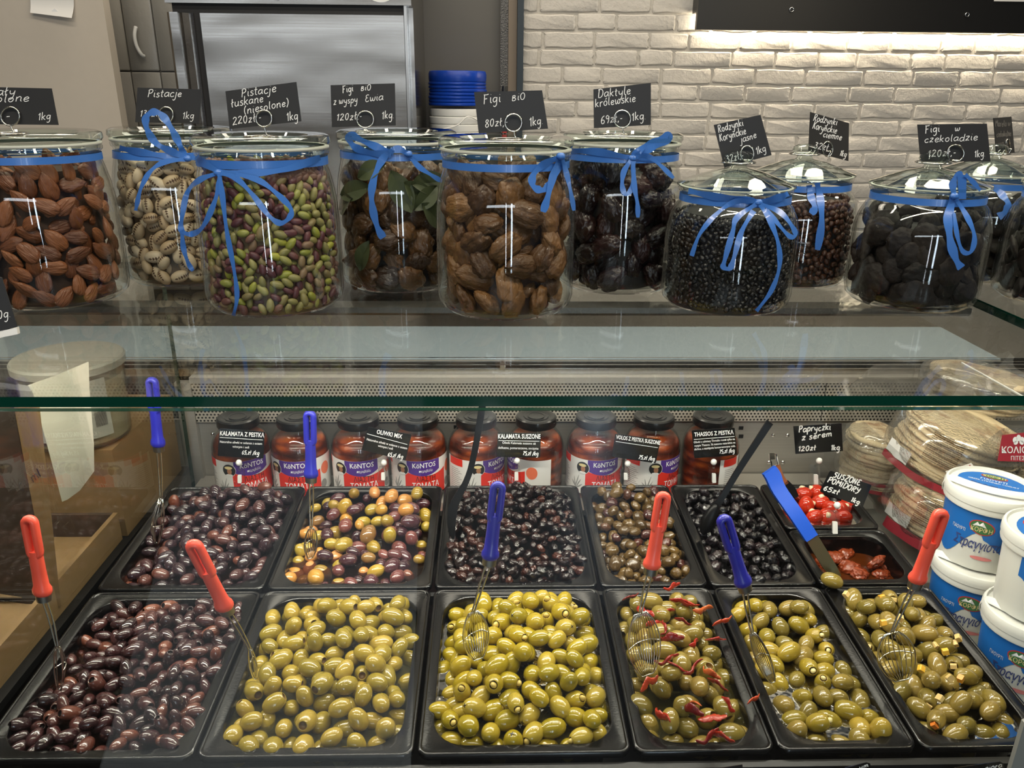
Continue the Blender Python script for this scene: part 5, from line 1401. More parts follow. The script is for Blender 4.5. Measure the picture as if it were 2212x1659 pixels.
SG = [
 ('large kalamata olives', 'behind the large kalamata olives', .660, [(474, 925), (572, 933), (569, 991), (470, 985)], (517, 1014, 1048, 515, 1001),
  [('KALAMATA Z PESTKĄ', 475, 940.5, 571, 945, 9.5, .02)], [(475, 944.5, 568, 950.3)], [('Naturalne oliwki w solance z octem', 475, 956.5, 566, 961, 5, .012), ('winnym i soli', 502, 967, 538, 969, 5, .012)], ('65,zł /kg', 522, 981, 560, 983, 9), (486, 974, 544, 989)),
 ('mixed olives', 'tilted black sign above the mixed olives', .660, [(795, 922), (889, 939), (876, 995), (781, 972)], (827, 1010, 1041, 829, 1001),
  [('OLIWKI MIX', 813, 937, 868, 948, 9.5, .02)], [(793, 936.8, 880, 960)], [('Naturalne oliwki w solance z octem', 792, 951, 879, 971, 5, .012), ('winnym i soli', 816, 965, 848, 972, 5, .012)], ('65,zł /kg', 837, 985, 870, 991, 9), (805, 981, 862, 996)),
 ('dried kalamata olives', 'above the dried kalamata olives', .660, [(1074.7, 934), (1168.4, 936.6), (1166.7, 988.5), (1073, 987)], (1115, 1008, 1042, 1117, 997),
  [('KALAMATA SUSZONE', 1076, 947.5, 1167.5, 948, 10, .02)], [(1077, 951.3, 1165, 953)], [('Oliwki Kalamata suszone są', 1085, 960, 1157, 962, 5, .012), ('delikatne, pomarszczone, soczyste', 1076, 969.5, 1163, 971.5, 5, .012)], ('75,zł /kg', 1129, 983, 1163, 984, 9), (1090, 976, 1130, 987)),
 ('wrinkled brown olives', 'tilted black sign above the wrinkled brown olives', .660, [(1329, 937), (1427, 950), (1416.5, 1001), (1321.5, 986.5)], (1351, 1012, 1040, 1356.6, 1003),
  [('VOLOS Z PESTKĄ SUSZONE', 1330.5, 948, 1425.5, 961, 8.5, .02)], [(1330, 953.3, 1421, 966.8)], [], ('75,zł /kg', 1379, 991, 1414, 995.5, 9), (1332, 979, 1378, 993)),
 ('dried black olives', 'shiny black sign above the dried black olives', .660, [(1494, 930), (1587, 924), (1592.6, 982.5), (1500, 990)], (1541.8, 1009, 1048, 1542.7, 999.6),
  [('THASSOS Z PESTKĄ', 1500, 943.5, 1585, 938, 9, .02)], [(1499, 949, 1586.5, 942.6)], [('Oliwki z odmiany Throuba rosną tylko na', 1499, 958, 1587.5, 950.5, 4.6, .012), ('wyspie Thassos. Są suszone naturalnie na', 1500, 965.5, 1588.5, 958, 4.6, .012), ('słońcu, a następnie konserwowane solą.', 1500, 973, 1589, 965.5, 4.6, .012)], ('75,zł /kg', 1554, 980, 1587, 977, 9), (1516, 976, 1572, 988))]
for what, how, Y, cor, cl, ttl, rule, small, price, plate in SG:
    hit = lambda x, y, Y=Y: on_plane(x, y, (0, Y, .08), (0, -1, .12))
    lb = ('black printed price sign ' + how) if 'sign' not in how else how + ' on a clear clip'
    sg = thing('olive_sign', lb, 'price sign', hit(cl[0], cl[2]), None, 'printed signs on the rear pans')
    card_px(sg, cor, hit, 'sign_black', 'card', .0012, 3)
    for s, x0, y0, x1, y1, h, bd in ttl: print_px(s, x0, y0, x1, y1, h, hit, 'print_white', sg, bd, name='title_lettering')
    for x0, y0, x1, y1 in rule: card_px(sg, [(x0, y0 - .5), (x1, y1 - .5), (x1, y1 + .5), (x0, y0 + .5)], lambda a_, b_: hit(a_, b_) + np.array([0, -.0007, 0]), 'print_white', 'rule', .0003)
    for s, x0, y0, x1, y1, h, bd in small: print_px(s, x0, y0, x1, y1, h, hit, 'print_white', sg, bd, name='small_lettering')
    s, x0, y0, x1, y1, h = price; write_px(s, x0, y0, x1, y1, h, hit, 'print_white', sg, width=1.3, name='price_handwriting')
    card_px(sg, [(plate[0], plate[1]), (plate[2], plate[1] + (cor[1][1] - cor[0][1]) * .5), (plate[2], plate[3] + (cor[1][1] - cor[0][1]) * .5), (plate[0], plate[3])], lambda a_, b_: hit(a_, b_) + np.array([0, -.001, 0]), 'clear_acrylic', 'holder_plate', .002)
    clip(sg, cl[0], cl[1], cl[2], hit, cl[3], cl[4])
hit = lambda x, y: on_plane(x, y, (0, .660, .08), (0, -1, .12))
sg = thing('chalk_sign', 'handwritten black card on a clear clip behind the stuffed red peppers', 'price sign', hit(1762, 1056), None, 'handwritten signs in the case')
card_px(sg, [(1714, 921), (1818, 914.5), (1821, 974), (1718.5, 980.6)], hit, 'sign_black')
for j, a_ in enumerate((('Papryczki', 1725, 934, 1795, 928, 14), ('z serem', 1731, 951, 1799, 942, 13), ('120zł', 1724, 975, 1763, 972, 11), ('1kg.', 1795, 973, 1817, 971.5, 12))): write_px(*a_, hit, 'chalk_white', sg, width=1.9, seed=j)
clip(sg, 1762, 1006, 1060, hit, 1771, 997, 24)
hit7 = lambda x, y: on_plane(x, y, (0, .490, .05), (0, -1, .25))
sg = thing('chalk_sign', 'tilted handwritten black card on a clear clip above the sun-dried tomatoes', 'price sign', hit7(1803, 1170), None, 'handwritten signs in the case')
card_px(sg, [(1793.7, 1016.3), (1883, 1047.7), (1863.6, 1096), (1770.8, 1062)], hit7, 'sign_black', 'card', .0012, 4)
for j, a_ in enumerate((('SUSZONE', 1799, 1030, 1857, 1049, 12), ('POMIDORY', 1786, 1041, 1855, 1066, 12), ('65zł', 1777, 1057.5, 1811, 1069, 11), ('1kg.', 1837, 1082, 1859, 1091, 11))): write_px(*a_, hit7, 'chalk_white', sg, width=2., seed=j + 3)
clip(sg, 1803, 1105, 1166, hit7, 1810, 1093.5, 28)

# ------------------------------------------------------------------ skimmers
def at(x, y, w): return CP + ray(x, y) * w
def place_tool(tip, top, L, hgt=0.):
    """tip on the heap, handle end on its own sight line at the tool's length, the steeper of the two answers"""
    T_ = on_deck(*tip, hgt); d = ray(*top); q = T_ - CP; a_ = d @ d; b_ = d @ q; c_ = q @ q - L * L; disc = b_ * b_ - a_ * c_
    if disc < 0: return T_, CP + d * (b_ / a_)
    s1, s2 = (b_ - math.sqrt(disc)) / a_, (b_ + math.sqrt(disc)) / a_
    P1, P2 = CP + d * s1, CP + d * s2
    return T_, (P1 if P1[2] > P2[2] else P2)
def skimmer(label, mat, top, fer, bend, tip, wpx, hgt=.004, L=.262, depth=.012, n=9, near=False):
    T_, P = place_tool(tip, top, L, hgt)
    w0, w1 = px(T_)[2], px(P)[2]
    tot = L; 
    B = at(*bend, w0 + (w1 - w0) * .30); Fp = at(*fer, w0 + (w1 - w0) * .56)
    t_ = thing('olive_skimmer', label, 'skimmer', B, None, 'wire skimmers in the olive pans')
    ax = (P - Fp); Lh = np.linalg.norm(ax); ax /= Lh
    side = np.cross(ax, CF); side /= np.linalg.norm(side); fwd = np.cross(side, ax)
    b = MB(); prof = [(0, .0102), (.03, .0122), (.08, .0118), (.13, .0095), (.3, .0088), (.5, .0086), (.58, .0084)]
    b.tube([Fp + ax * Lh * k for k, _ in prof], [r for _, r in prof], 12, flat=.78, up=side)
    # the hanging slot: a closed loop of plastic
    lp_ = []
    r0 = .0056; z0_, z1_ = .56 * Lh, Lh - .0075
    for a_ in np.linspace(-math.pi / 2, math.pi / 2, 8): lp_.append(Fp + ax * (z1_ + r0 * math.cos(a_)) + side * r0 * math.sin(a_))
    for a_ in np.linspace(math.pi / 2, 3 * math.pi / 2, 8): lp_.append(Fp + ax * (z0_ + r0 * math.cos(a_)) + side * r0 * math.sin(a_))
    put_under(obj('grip', b.mesh('grip', .7), mat), t_)
    put_under(obj('hanging_loop', MB().tube(lp_, .0049, 10, closed=True, flat=1.25).mesh('hanging_loop', True), mat), t_)
    put_under(obj('ferrule', MB().tube([Fp - ax * .010, Fp - ax * .0095, Fp + ax * .001], [.0075, .0092, .0098], 14, flat=.8, up=side).mesh('ferrule', .6), 'ferrule_steel'), t_)
    for sg_ in (-1, 1):
        put_under(obj('wire_shaft', MB().tube(catmull([Fp - ax * .004 + side * sg_ * .003, (Fp + B) / 2 + side * sg_ * .0028 + fwd * .002, B + side * sg_ * .0014], 6), .0013, 6).mesh('wire_shaft', True), 'wire_steel'), t_)
    mid = (np.array(bend) + np.array(tip)) / 2; wm = (px(B)[2] + w0) / 2
    Wv = at(mid[0] + wpx[0], mid[1] + wpx[1], wm) - at(mid[0], mid[1], wm)
    dl = T_ - B; N = np.cross(dl, Wv); N /= np.linalg.norm(N) + 1e-9
    if N @ CF < 0: N = -N
    def bp(u, v_): return B + dl * u + Wv * v_ * (math.sin(math.pi * min(1, .06 + u * .88)) ** .6) + N * depth * (1 - v_ * v_) * math.sin(math.pi * (.08 + .84 * u))
    bk = put_under(obj('basket_frame', MB().tube([bp(u, 1) for u in np.linspace(0, 1, 12)] + [bp(u, -1) for u in np.linspace(1, 0, 12)], .0011, 6, closed=True).mesh('basket_frame', True), 'wire_steel'), t_)
    for v_ in np.linspace(-.85, .85, n):
        o = obj('basket_wire', MB().tube([bp(u, v_) for u in np.linspace(0, 1, 9)], .0007, 5).mesh('basket_wire', True), 'wire_steel'); put_under(o, t_)
    put_under(obj('cross_wire', MB().tube([bp(.52, v_) + N * .001 for v_ in np.linspace(-1, 1, 9)], .0008, 5).mesh('cross_wire', True), 'wire_steel'), t_)
    return t_
skimmer('red handled skimmer standing in the pitted kalamata olives', 'handle_red', (62, 1118), (93, 1283), (124, 1400), (128, 1490), (9, 3), n=4, depth=.014)
skimmer('red handled skimmer leaning over the pitted green olives', 'handle_red', (415, 1172), (487, 1313), (540, 1403), (552, 1466), (8, -2), n=4, depth=.012)
skimmer('blue handled skimmer in the almond stuffed olives', 'handle_blue', (1077, 1044), (1058, 1206), (1022, 1323), (1034, 1424), (-27, 10), .022)
skimmer('red handled skimmer in the olives with pepper strips', 'handle_red', (1434, 1066), (1407, 1226), (1383, 1325), (1400, 1458), (-34, 12), .018, n=11)
skimmer('blue handled skimmer in the garlic stuffed olives', 'handle_blue', (1562, 1117), (1607, 1263), (1625, 1368), (1670, 1474), (-14, 6), .006)
skimmer('red handled skimmer in the cheese stuffed olives', 'handle_red', (2035, 1104), (1980, 1256), (1926, 1368), (1948, 1470), (-40, 10), .016, n=8)
skimmer('blue handled skimmer in the large kalamata olives, its handle above the glass edge', 'handle_blue', (328, 818), (342, 963), (348, 1078), (338, 1172), (10, 6), .012, L=.30, n=5, depth=-.018)
skimmer('blue handled skimmer in the mixed olives, in front of the jars', 'handle_blue', (669, 890), (672, 1030), (672, 1142), (671, 1206), (-14, 4), .012, L=.26, n=6)
# black ladles
def rail_px(pts, ws, depths):
    A, B, C_ = [], [], []
    q = [np.array(p, float) for p in pts]
    for i, p in enumerate(q):
        d = q[min(i + 1, len(q) - 1)] - q[max(i - 1, 0)]; n = np.array([-d[1], d[0]]) / (np.hypot(*d) + 1e-9)
        A.append(at(*(p + n * ws[i] / 2), depths[i])); B.append(at(*(p - n * ws[i] / 2), depths[i])); C_.append(at(*p, depths[i]))
    return A, B, C_
def bar(name, pts, ws, depths, thick, mat, parent):
    """a flat bar along pixels with its own widths and depths"""
    q = catmull([np.array([*p, w, d]) for p, w, d in zip(pts, ws, depths)], 4)
    A, B, C_ = rail_px([p[:2] for p in q], [p[2] for p in q], [p[3] for p in q])
    n = len(A); back = [CF * thick] * n
    V = A + B + [b_ + CF * thick for b_ in B] + [a_ + CF * thick for a_ in A]
    f = []
    for i in range(n - 1):
        for k in range(4):
            k2 = (k + 1) % 4; f.append((k * n + i, k * n + i + 1, k2 * n + i + 1, k2 * n + i))
    f += [(0, n, 2 * n, 3 * n), (n - 1, 4 * n - 1, 3 * n - 1, 2 * n - 1)]
    return put_under(obj(name, MB().add(V, f).mesh(name, .7), mat), parent)
wd = lambda x, y, h: px(on_deck(x, y, h))[2]
w_b = wd(978, 1160, .01); ld = thing('black_ladle', 'black plastic ladle standing in the dried kalamata olives', 'ladle', at(978, 1160, w_b))
bar('handle', [(1042, 876), (1030, 950), (1016, 1015), (1000, 1056)], [15, 14, 13, 14], [w_b - .02, w_b - .01, w_b, w_b], .004, 'ladle_black', ld)
bar('bowl', [(1002, 1050), (988, 1076), (978, 1100), (975, 1136), (979, 1164)], [14, 17, 20, 17, 6], [w_b, w_b, w_b - .002, w_b, w_b + .004], .010, 'ladle_black', ld)
w_b = wd(1520, 1150, .012); ld = thing('black_spoon', 'black plastic serving spoon lying in the dried black olives', 'spoon', at(1520, 1150, w_b))
bar('handle', [(1664, 912), (1656, 924), (1600, 1010), (1562, 1072), (1545, 1094)], [16, 15, 13, 13, 18], [w_b - .03, w_b - .03, w_b - .01, w_b, w_b], .005, 'ladle_black', ld)
o = blob('bowl', 'ladle_black', (.013, .031, .009), 6, 3, .0)
dv = at(1551, 1085, w_b - .002) - at(1515, 1160, w_b + .012); dv /= np.linalg.norm(dv); xx = np.cross(dv, CF); xx /= np.linalg.norm(xx)
Mx = Matrix((Vector(xx), Vector(dv), Vector(np.cross(xx, dv)))).transposed().to_4x4(); Mx.translation = at(1533, 1122, w_b + .003)
bo = obj('bowl', o, None); bo.matrix_world = Mx; put_under(bo, ld)
# tongs
w_b = wd(1805, 1240, .0); tg = thing('blue_tongs', 'steel tongs with a bright blue plastic grip lying over the small pan of tomatoes', 'tongs', at(1805, 1240, w_b))
bar('grip', [(1663, 1016), (1672, 1030), (1684, 1058), (1720, 1110), (1755, 1163)], [32, 33, 30, 30, 29], [w_b + .05, w_b + .047, w_b + .04, w_b + .02, w_b + .008], .012, 'tongs_blue', tg)
bar('steel_jaw', [(1752, 1158), (1775, 1196), (1796, 1228), (1815, 1246)], [27, 27, 25, 8], [w_b + .013, w_b + .006, w_b, w_b - .001], .004, plain('dull_steel', S(128, 122, 92), .28, 1.), tg)
w_b = px(on_deck(1712, 1078, 0.))[2]; sp = thing('pastry_spatula', 'small utensil with a brown wooden handle and steel buckle behind the blue tongs', 'utensil', at(1712, 1070, w_b))
bar('wooden_handle', [(1680, 1004), (1688, 1028), (1700, 1046)], [9, 10, 10], [w_b, w_b, w_b], .006, plain('wood_brown', S(140, 78, 40), .5, var=.2), sp)
bar('dark_end', [(1698, 1042), (1712, 1058), (1722, 1074)], [13, 14, 8], [w_b, w_b, w_b], .006, 'ladle_black', sp)
bk_ = [at(x, y, w_b) for x, y in ((1664, 982), (1677, 981), (1681, 1004), (1667, 1007))]
put_under(obj('buckle', MB().tube(bk_, .0016, 6, closed=True).mesh('buckle', .8), 'chrome'), sp)
card_px(sp, [(1662, 979), (1673, 979), (1674, 992), (1663, 993)], lambda x, y: at(x, y, w_b - .003), 'chrome', 'buckle_plate', .004)

# ------------------------------------------------------------------ price tags below the front pans
hit = lambda x, y: on_plane(x, y, (0, -.030, 0), (0, -1, .35))
for cor, words_, l in (([(1505, 1668), (1590, 1654), (1604, 1652), (1606, 1700), (1500, 1700)], None, 'dark price tag peeping up below the pan with pepper strips'),
                ([(1826, 1659), (1872, 1647), (1880, 1650), (1890, 1700), (1820, 1700)], ('ym', 1856, 1662, 1878, 1655, 9), 'dark price tag peeping up below the garlic stuffed olives'),
                ([(2062, 1659), (2160, 1645), (2168, 1650), (2180, 1700), (2060, 1700)], ('niora', 2128, 1664, 2165, 1657, 10), 'dark price tag peeping up below the cheese stuffed olives')):
    sg = thing('front_tag', l, 'price tag', hit(*cor[0]), None, 'price tags below the front pans')
    card_px(sg, cor, hit, 'sign_black')
    if words_: write_px(*words_, hit, 'print_white', sg, width=1.6)
# ------------------------------------------------------------------ yoghurt buckets
plain('bucket_white', S(232, 232, 226), .3)
plain('yog_blue', S(34, 112, 196), .4)
plain('yog_green', S(70, 120, 74), .45)
plain('yog_red', S(206, 60, 66), .45)
plain('yog_navy', S(62, 74, 130), .45)
plain('yog_pink', S(232, 140, 140), .5)
BM = {}
BR_, BH = .0615, .112
def bmk(key, b, mat, smooth=False, parent=None):
    me = b.mesh(key, smooth); me.materials.append(M_(mat)); BM[key] = (me, parent)
br_at = lambda z: .0555 + (BR_ - .0555) * z / .096
bmk('tub', MB().lathe([(0, .001), (.050, 0), (.0545, .002), (.0555, .006), (BR_, .096), (BR_, .1)], 40), 'bucket_white', .6)
bmk('lid', MB().lathe([(.0622, .086), (.0655, .0855), (.0662, .088), (.0658, .0935), (.0672, .0945), (.0676, .0985), (.0672, .104), (.0655, .107), (.0625, .1075), (.0605, .1045), (0, .1045)], 40), 'bucket_white', .6)
def cone_wrap(V, th0, z0, off):
    V = np.asarray(V, float); z = z0 + V[:, 1]; R = br_at(z) + off; th = th0 + V[:, 0] / .06
    return np.column_stack([R * np.sin(th), -R * np.cos(th), z])
def cone_band(th, lower, upper, off, n=24):
    A, B = [], []
    for i in range(n + 1):
        k = i / n; x = (th[0] + (th[1] - th[0]) * k) * .06
        A.append(cone_wrap([(x, lower(k))], 0, 0, off)[0]); B.append(cone_wrap([(x, upper(k))], 0, 0, off)[0])
    return MB().strip(A, B)
def cone_disc(th0, z0, ra, rb, off, n=20, pts=None, rot=0.):
    P = pts or [(ra * math.cos(a_), rb * math.sin(a_)) for a_ in np.linspace(0, 2 * math.pi, n + 1)[:-1]]
    P = [(x * math.cos(rot) - y * math.sin(rot), x * math.sin(rot) + y * math.cos(rot)) for x, y in P]; m = len(P)
    mid = [(x * .5, y * .5) for x, y in P]
    return MB().add(cone_wrap(P + mid + [(0, 0)], th0, z0, off), [(i, (i + 1) % m, m + (i + 1) % m, m + i) for i in range(m)] + [(m + i, m + (i + 1) % m, 2 * m) for i in range(m)])
def cone_text(s, th0, z0, size, off, sx=1., bold=0., shear=0.):
    V, Fc = text_mesh(s, size, bold * size, shear, sx); return MB().add(cone_wrap(V, th0, z0, off), Fc)
bmk('blue_panel', cone_band((rd(-100), rd(100)), lambda k: .044 + .022 * math.cos(k * 12.5) * (.6 if k > .5 else 1) - .008, lambda k: .0845, .0004, 36), 'yog_blue', True, 'tub')
bmk('emblem_rim', cone_disc(rd(0), .066, .0180, .0105, .0008, rot=-.1), 'yog_red', True, 'tub')
bmk('emblem_field', cone_disc(rd(0), .066, .0165, .0092, .0011, rot=-.1), 'yog_green', True, 'tub')
bmk('emblem_peak', cone_disc(rd(-4), .0700, 0, 0, .0014, pts=[(-.009, -.003), (-.003, .0035), (0, 0), (.004, .0045), (.010, -.003)]), 'print_white', True, 'tub')
bmk('emblem_lettering', cone_text('ΚΟΡΦΗ', rd(0), .0625, .0088, .0014, .95, .01), 'straw', False, 'tub')
bmk('small_lettering', cone_text('ΓΙΑΟΥΡΤΙ', rd(-31), .056, .0068, .0008, .72, 0, .0), 'print_white', False, 'tub')
bmk('script_lettering', cone_text('Στραγγιστό', rd(-2), .0395, .0190, .0011, .68, .014, .25), 'yog_navy', False, 'tub')
bmk('red_banner', cone_disc(rd(8), .0215, .016, .0028, .0008), 'yog_pink', True, 'tub')
def flat_ell(cx, cy, ra, rb, z, n=28): return MB().add([(cx + ra * math.cos(a_), cy + rb * math.sin(a_), z) for a_ in np.linspace(0, 2 * math.pi, n + 1)[:-1]], [tuple(range(n))])
bmk('lid_label', flat_ell(0, .008, .050, .040, .1048), 'yog_blue', False, 'lid')
bmk('lid_emblem_rim', flat_ell(0, .034, .019, .0085, .1051), 'yog_red', False, 'lid')
bmk('lid_emblem', flat_ell(0, .034, .0175, .0072, .1054), 'yog_green', False, 'lid')
def flat_text(s, x, y, z, size, sx=1., bold=0., shear=0.):
    V, Fc = text_mesh(s, size, bold * size, shear, sx); V = V.copy(); V[:, 0] += x; V[:, 1] += y; V[:, 2] = z; return MB().add(V, Fc)
bmk('lid_emblem_lettering', flat_text('ΚΟΡΦΗ', 0, .033, .1057, .0095, .95, .01), 'straw', False, 'lid')
bmk('lid_small_lettering', flat_text('ΓΙΑΟΥΡΤΙ', 0, .0195, .1052, .0085), 'print_white', False, 'lid')
bmk('lid_line_lettering', flat_text('GREEK STRAINED YOGURT', 0, .0115, .1052, .0058), 'print_white', False, 'lid')
bmk('lid_script', flat_text('Στραγγιστό', .008, -.006, .1052, .0180, .86, .014, .25), 'yog_navy', False, 'lid')
bail = catmull([(-.066, -.004, .088), (-.066, -.010, .100), (-.058, -.018, .109), (-.03, -.03, .1105), (.0, -.034, .1105), (.03, -.03, .1105), (.058, -.018, .109), (.066, -.010, .100), (.066, -.004, .088)], 5)
bmk('bail_handle', MB().tube(bail, .0052, 8, flat=.25, up=(0, 0, 1)), 'bucket_white', .9)
def bucket(loc, rz, label, tilt=(0, 0)):
    t_ = thing('yoghurt_bucket', label, 'bucket', loc, (tilt[0], tilt[1], rz), 'yoghurt buckets'); par = {}; t_.scale = (1.02, 1.02, 1.24)
    for key, (me, p) in BM.items():
        par[key] = obj(key, me, None, par[p] if p else t_)
    return t_
P1 = at(2144, 1050, 1.27); P1 = P1 - np.array([0, 0, .1045 * 1.24])
bucket(P1, rd(-36), 'white and blue yoghurt bucket, upper of the left stack beside the cheese olives')
bucket(P1 + (-.002, -.012, -.1068 * 1.24), rd(-32), 'white and blue yoghurt bucket under the left stack')
P2 = at(2284, 1150, 1.13) - np.array([0, 0, .1045 * 1.24])
bucket(P2, rd(30), 'yoghurt bucket with its small print showing, upper of the right stack at the picture edge')
bucket(P2 + (-.004, -.006, -.1068 * 1.24), rd(-40), 'yoghurt bucket under the right stack at the picture edge')
ZF = min(P1[2], P2[2]) - .1075
plain('shelf_grey', S(150, 150, 146), .5)
bz = MB().box((P1[0] - .062, P1[1] - .075, -.140), (P2[0] + .12, P1[1] + .09, P1[2] - .1069 * 1.24))
tag(obj('bucket_riser', bz, 'shelf_grey'), 'low grey riser under the left stack of yoghurt buckets', 'riser')
tag(obj('bucket_riser', MB().box((P2[0] - .066, P2[1] - .09, -.144), (P2[0] + .12, P1[1] - .076, P2[2] - .1069 * 1.24)), 'shelf_grey'), 'low grey riser under the right stack of yoghurt buckets', 'riser')

# ------------------------------------------------------------------ packs of pita bread
t = NT('pita'); v = t.coord('Object')
n1 = t.noise(v, 26, 4, .65); n2 = t.noise(v, 90, 3)
oi = t.add('ObjectInfo')
base = t.mixc(n2, S(222, 198, 156), S(236, 218, 184))
spot = t.ramp(n1, [(.52, (0, 0, 0)), (.72, (1, 1, 1))])
t.principled(Base_Color=t.mixc(spot, base, S(150, 98, 52)), Roughness=.75, Normal=t.bump(n2, .4, .003)); t.done('pita')
plain('bag_red', S(166, 50, 62), .35, coat=.2)
t = NT('ingredient_print')
sxn = t.n.new('ShaderNodeSeparateXYZ'); t.t.links.new(t.coord('Generated'), sxn.inputs[0])
lines_ = t.math('GREATER_THAN', t.math('FRACT', t.math('MULTIPLY', sxn.outputs[2], 16.)), .45)
nn = t.noise(t.coord('Generated', (40, 40, 16)), 1, 2); on = t.math('MULTIPLY', lines_, t.math('GREATER_THAN', nn, .42))
df = t.add('BsdfDiffuse'); t.put(df.inputs[0], S(84, 66, 44)); tr = t.add('BsdfTransparent'); mx = t.add('MixShader')
t.put(mx.inputs[0], t.math('MULTIPLY', on, .75)); t.t.links.new(tr.outputs[0], mx.inputs[1]); t.t.links.new(df.outputs[0], mx.inputs[2]); t.t.links.new(mx.outputs[0], t.out.inputs[0]); t.done('ingredient_print')
PB = []
for i in range(4):
    r = np.random.default_rng(500 + i); rings = []
    for rr, zz in ((.0, .0052), (.045, .0060), (.080, .0050), (.089, .0022), (.0895, -.0008), (.085, -.0040), (.05, -.0045), (0, -.0045)):
        ring = []
        for a_ in np.linspace(0, 2 * math.pi, 33)[:-1]:
            k = 1 + .018 * math.sin(3 * a_ + i) + .012 * math.sin(5 * a_ + 2 * i); ring.append((rr * k * math.cos(a_), rr * k * math.sin(a_), zz + .0022 * math.sin(2 * a_ + i) * rr / .09 + .0012 * math.sin(7 * a_ + i * 3) * rr / .09))
        rings.append(ring)
    me = MB().loops(rings).mesh('pita', True, True); me.materials.append(MATS['pita']); PB.append(me)
def bag_mesh(seed, r, h):
    V, Fc = ico(4); V = V.copy(); rho = np.hypot(V[:, 0], V[:, 1])
    n = smoothnoise(V, seed, 3.5); e = .42
    P = np.sign(V) * np.abs(V) ** np.array([.8, .8, e]); P = P * np.array([r, r, h]) * (1 + .045 * n)[:, None]
    tail = np.clip((V[:, 0] - .55) / .45, 0, 1); P[:, 0] += tail ** 2 * .03; P[:, 2] *= (1 - .7 * tail)
    me = MB().add(P, Fc).mesh('bag', True); me.materials.append(MATS['film']); return me, P
def pita_pack(label, center, n, rot, seed, red=(), panel=None, logo=False, sc=1.):
    Mx = Matrix.Translation(center) @ Matrix.Rotation(rot[2], 4, 'Z') @ Matrix.Rotation(rot[1], 4, 'Y') @ Matrix.Rotation(rot[0], 4, 'X')
    t_ = bpy.data.objects.new('pita_pack', None); COL.objects.link(t_); t_.matrix_world = Mx; tag(t_, label, 'pita pack', 'packs of pita bread')
    r = np.random.default_rng(seed); hh = n * .0098 / 2
    for i in range(n):
        o = obj('pita', PB[i % 4], None, t_); o.location = (r.normal(0, .003), r.normal(0, .003), -hh + .0049 + i * .0098); o.rotation_euler = (r.normal(0, .025), r.normal(0, .025), r.uniform(0, 6)); o.scale = (sc, sc, 1)
    me, _ = bag_mesh(seed, .099 * sc, hh + .010); bg = obj('bag', me, None, t_)
    R = .1005 * sc
    for a0_, a1_, z0_, z1_, mt in red:
        A, B = [], []
        for k in np.linspace(0, 1, 14):
            a_ = rd(a0_ + (a1_ - a0_) * k); wv = 1 + .015 * math.sin(k * 11 + seed)
            A.append((R * wv * math.cos(a_), R * wv * math.sin(a_), z0_ * hh)); B.append((R * wv * math.cos(a_) * .995, R * wv * math.sin(a_) * .995, z1_ * hh))
        obj('printed_band', MB().strip(A, B).mesh('printed_band', True), mt, bg)
    if panel:
        a0_, a1_, z0_, z1_ = panel; A, B = [], []
        for k in np.linspace(0, 1, 10):
            a_ = rd(a0_ + (a1_ - a0_) * k); A.append((R * 1.005 * math.cos(a_), R * 1.005 * math.sin(a_), z0_ * hh)); B.append((R * math.cos(a_), R * math.sin(a_), z1_ * hh))
        obj('ingredient_panel', MB().strip(A, B).mesh('ingredient_panel', True), 'ingredient_print', bg)
    return t_, Mx, hh
wp = [('bag_red')]
pita_pack('plastic pack of pita breads, lowest of the pile beside the small pans', at(2042, 1100, 1.47), 10, (rd(-2), rd(13), rd(-14)), 1, [(196, 268, -1.12, -.70, 'bag_red'), (190, 222, -.66, -.2, 'label_white')], (222, 250, -.35, .85), sc=1.04)
pita_pack('plastic pack of pita breads with dark ingredient print, upper of the pile', at(2062, 966, 1.47), 10, (rd(2), rd(15), rd(-10)), 2, [(182, 262, -1.10, -.84, 'bag_red'), (184, 214, -.8, -.3, 'label_white')], (222, 250, -.2, .95), sc=1.14)
pita_pack('small plastic pack of pita breads behind, above the handwritten pepper sign', at(1890, 985, 1.64), 11, (rd(4), rd(3), rd(10)), 3, [(215, 300, -.95, -.80, 'bag_red'), (215, 300, -.62, -.48, 'bag_red')], None, sc=.72)
pita_pack('plastic pack of pita breads seen through the glass shelf at the top of the pile', at(2118, 838, 1.60), 6, (rd(2), rd(6), rd(20)), 4, sc=1.1)
pita_pack('plastic pack of pita breads against the right picture edge behind the yoghurt', at(2330, 1010, 1.40), 8, (rd(2), rd(8), rd(-30)), 5)
rp = at(2042, 1100, 1.47); tag(obj('pita_riser', MB().box((1.10, rp[1] - .11, -.14), (1.75, .822, rp[2] - .085)), 'counter_steel'), 'steel riser under the pile of pita packs', 'riser')
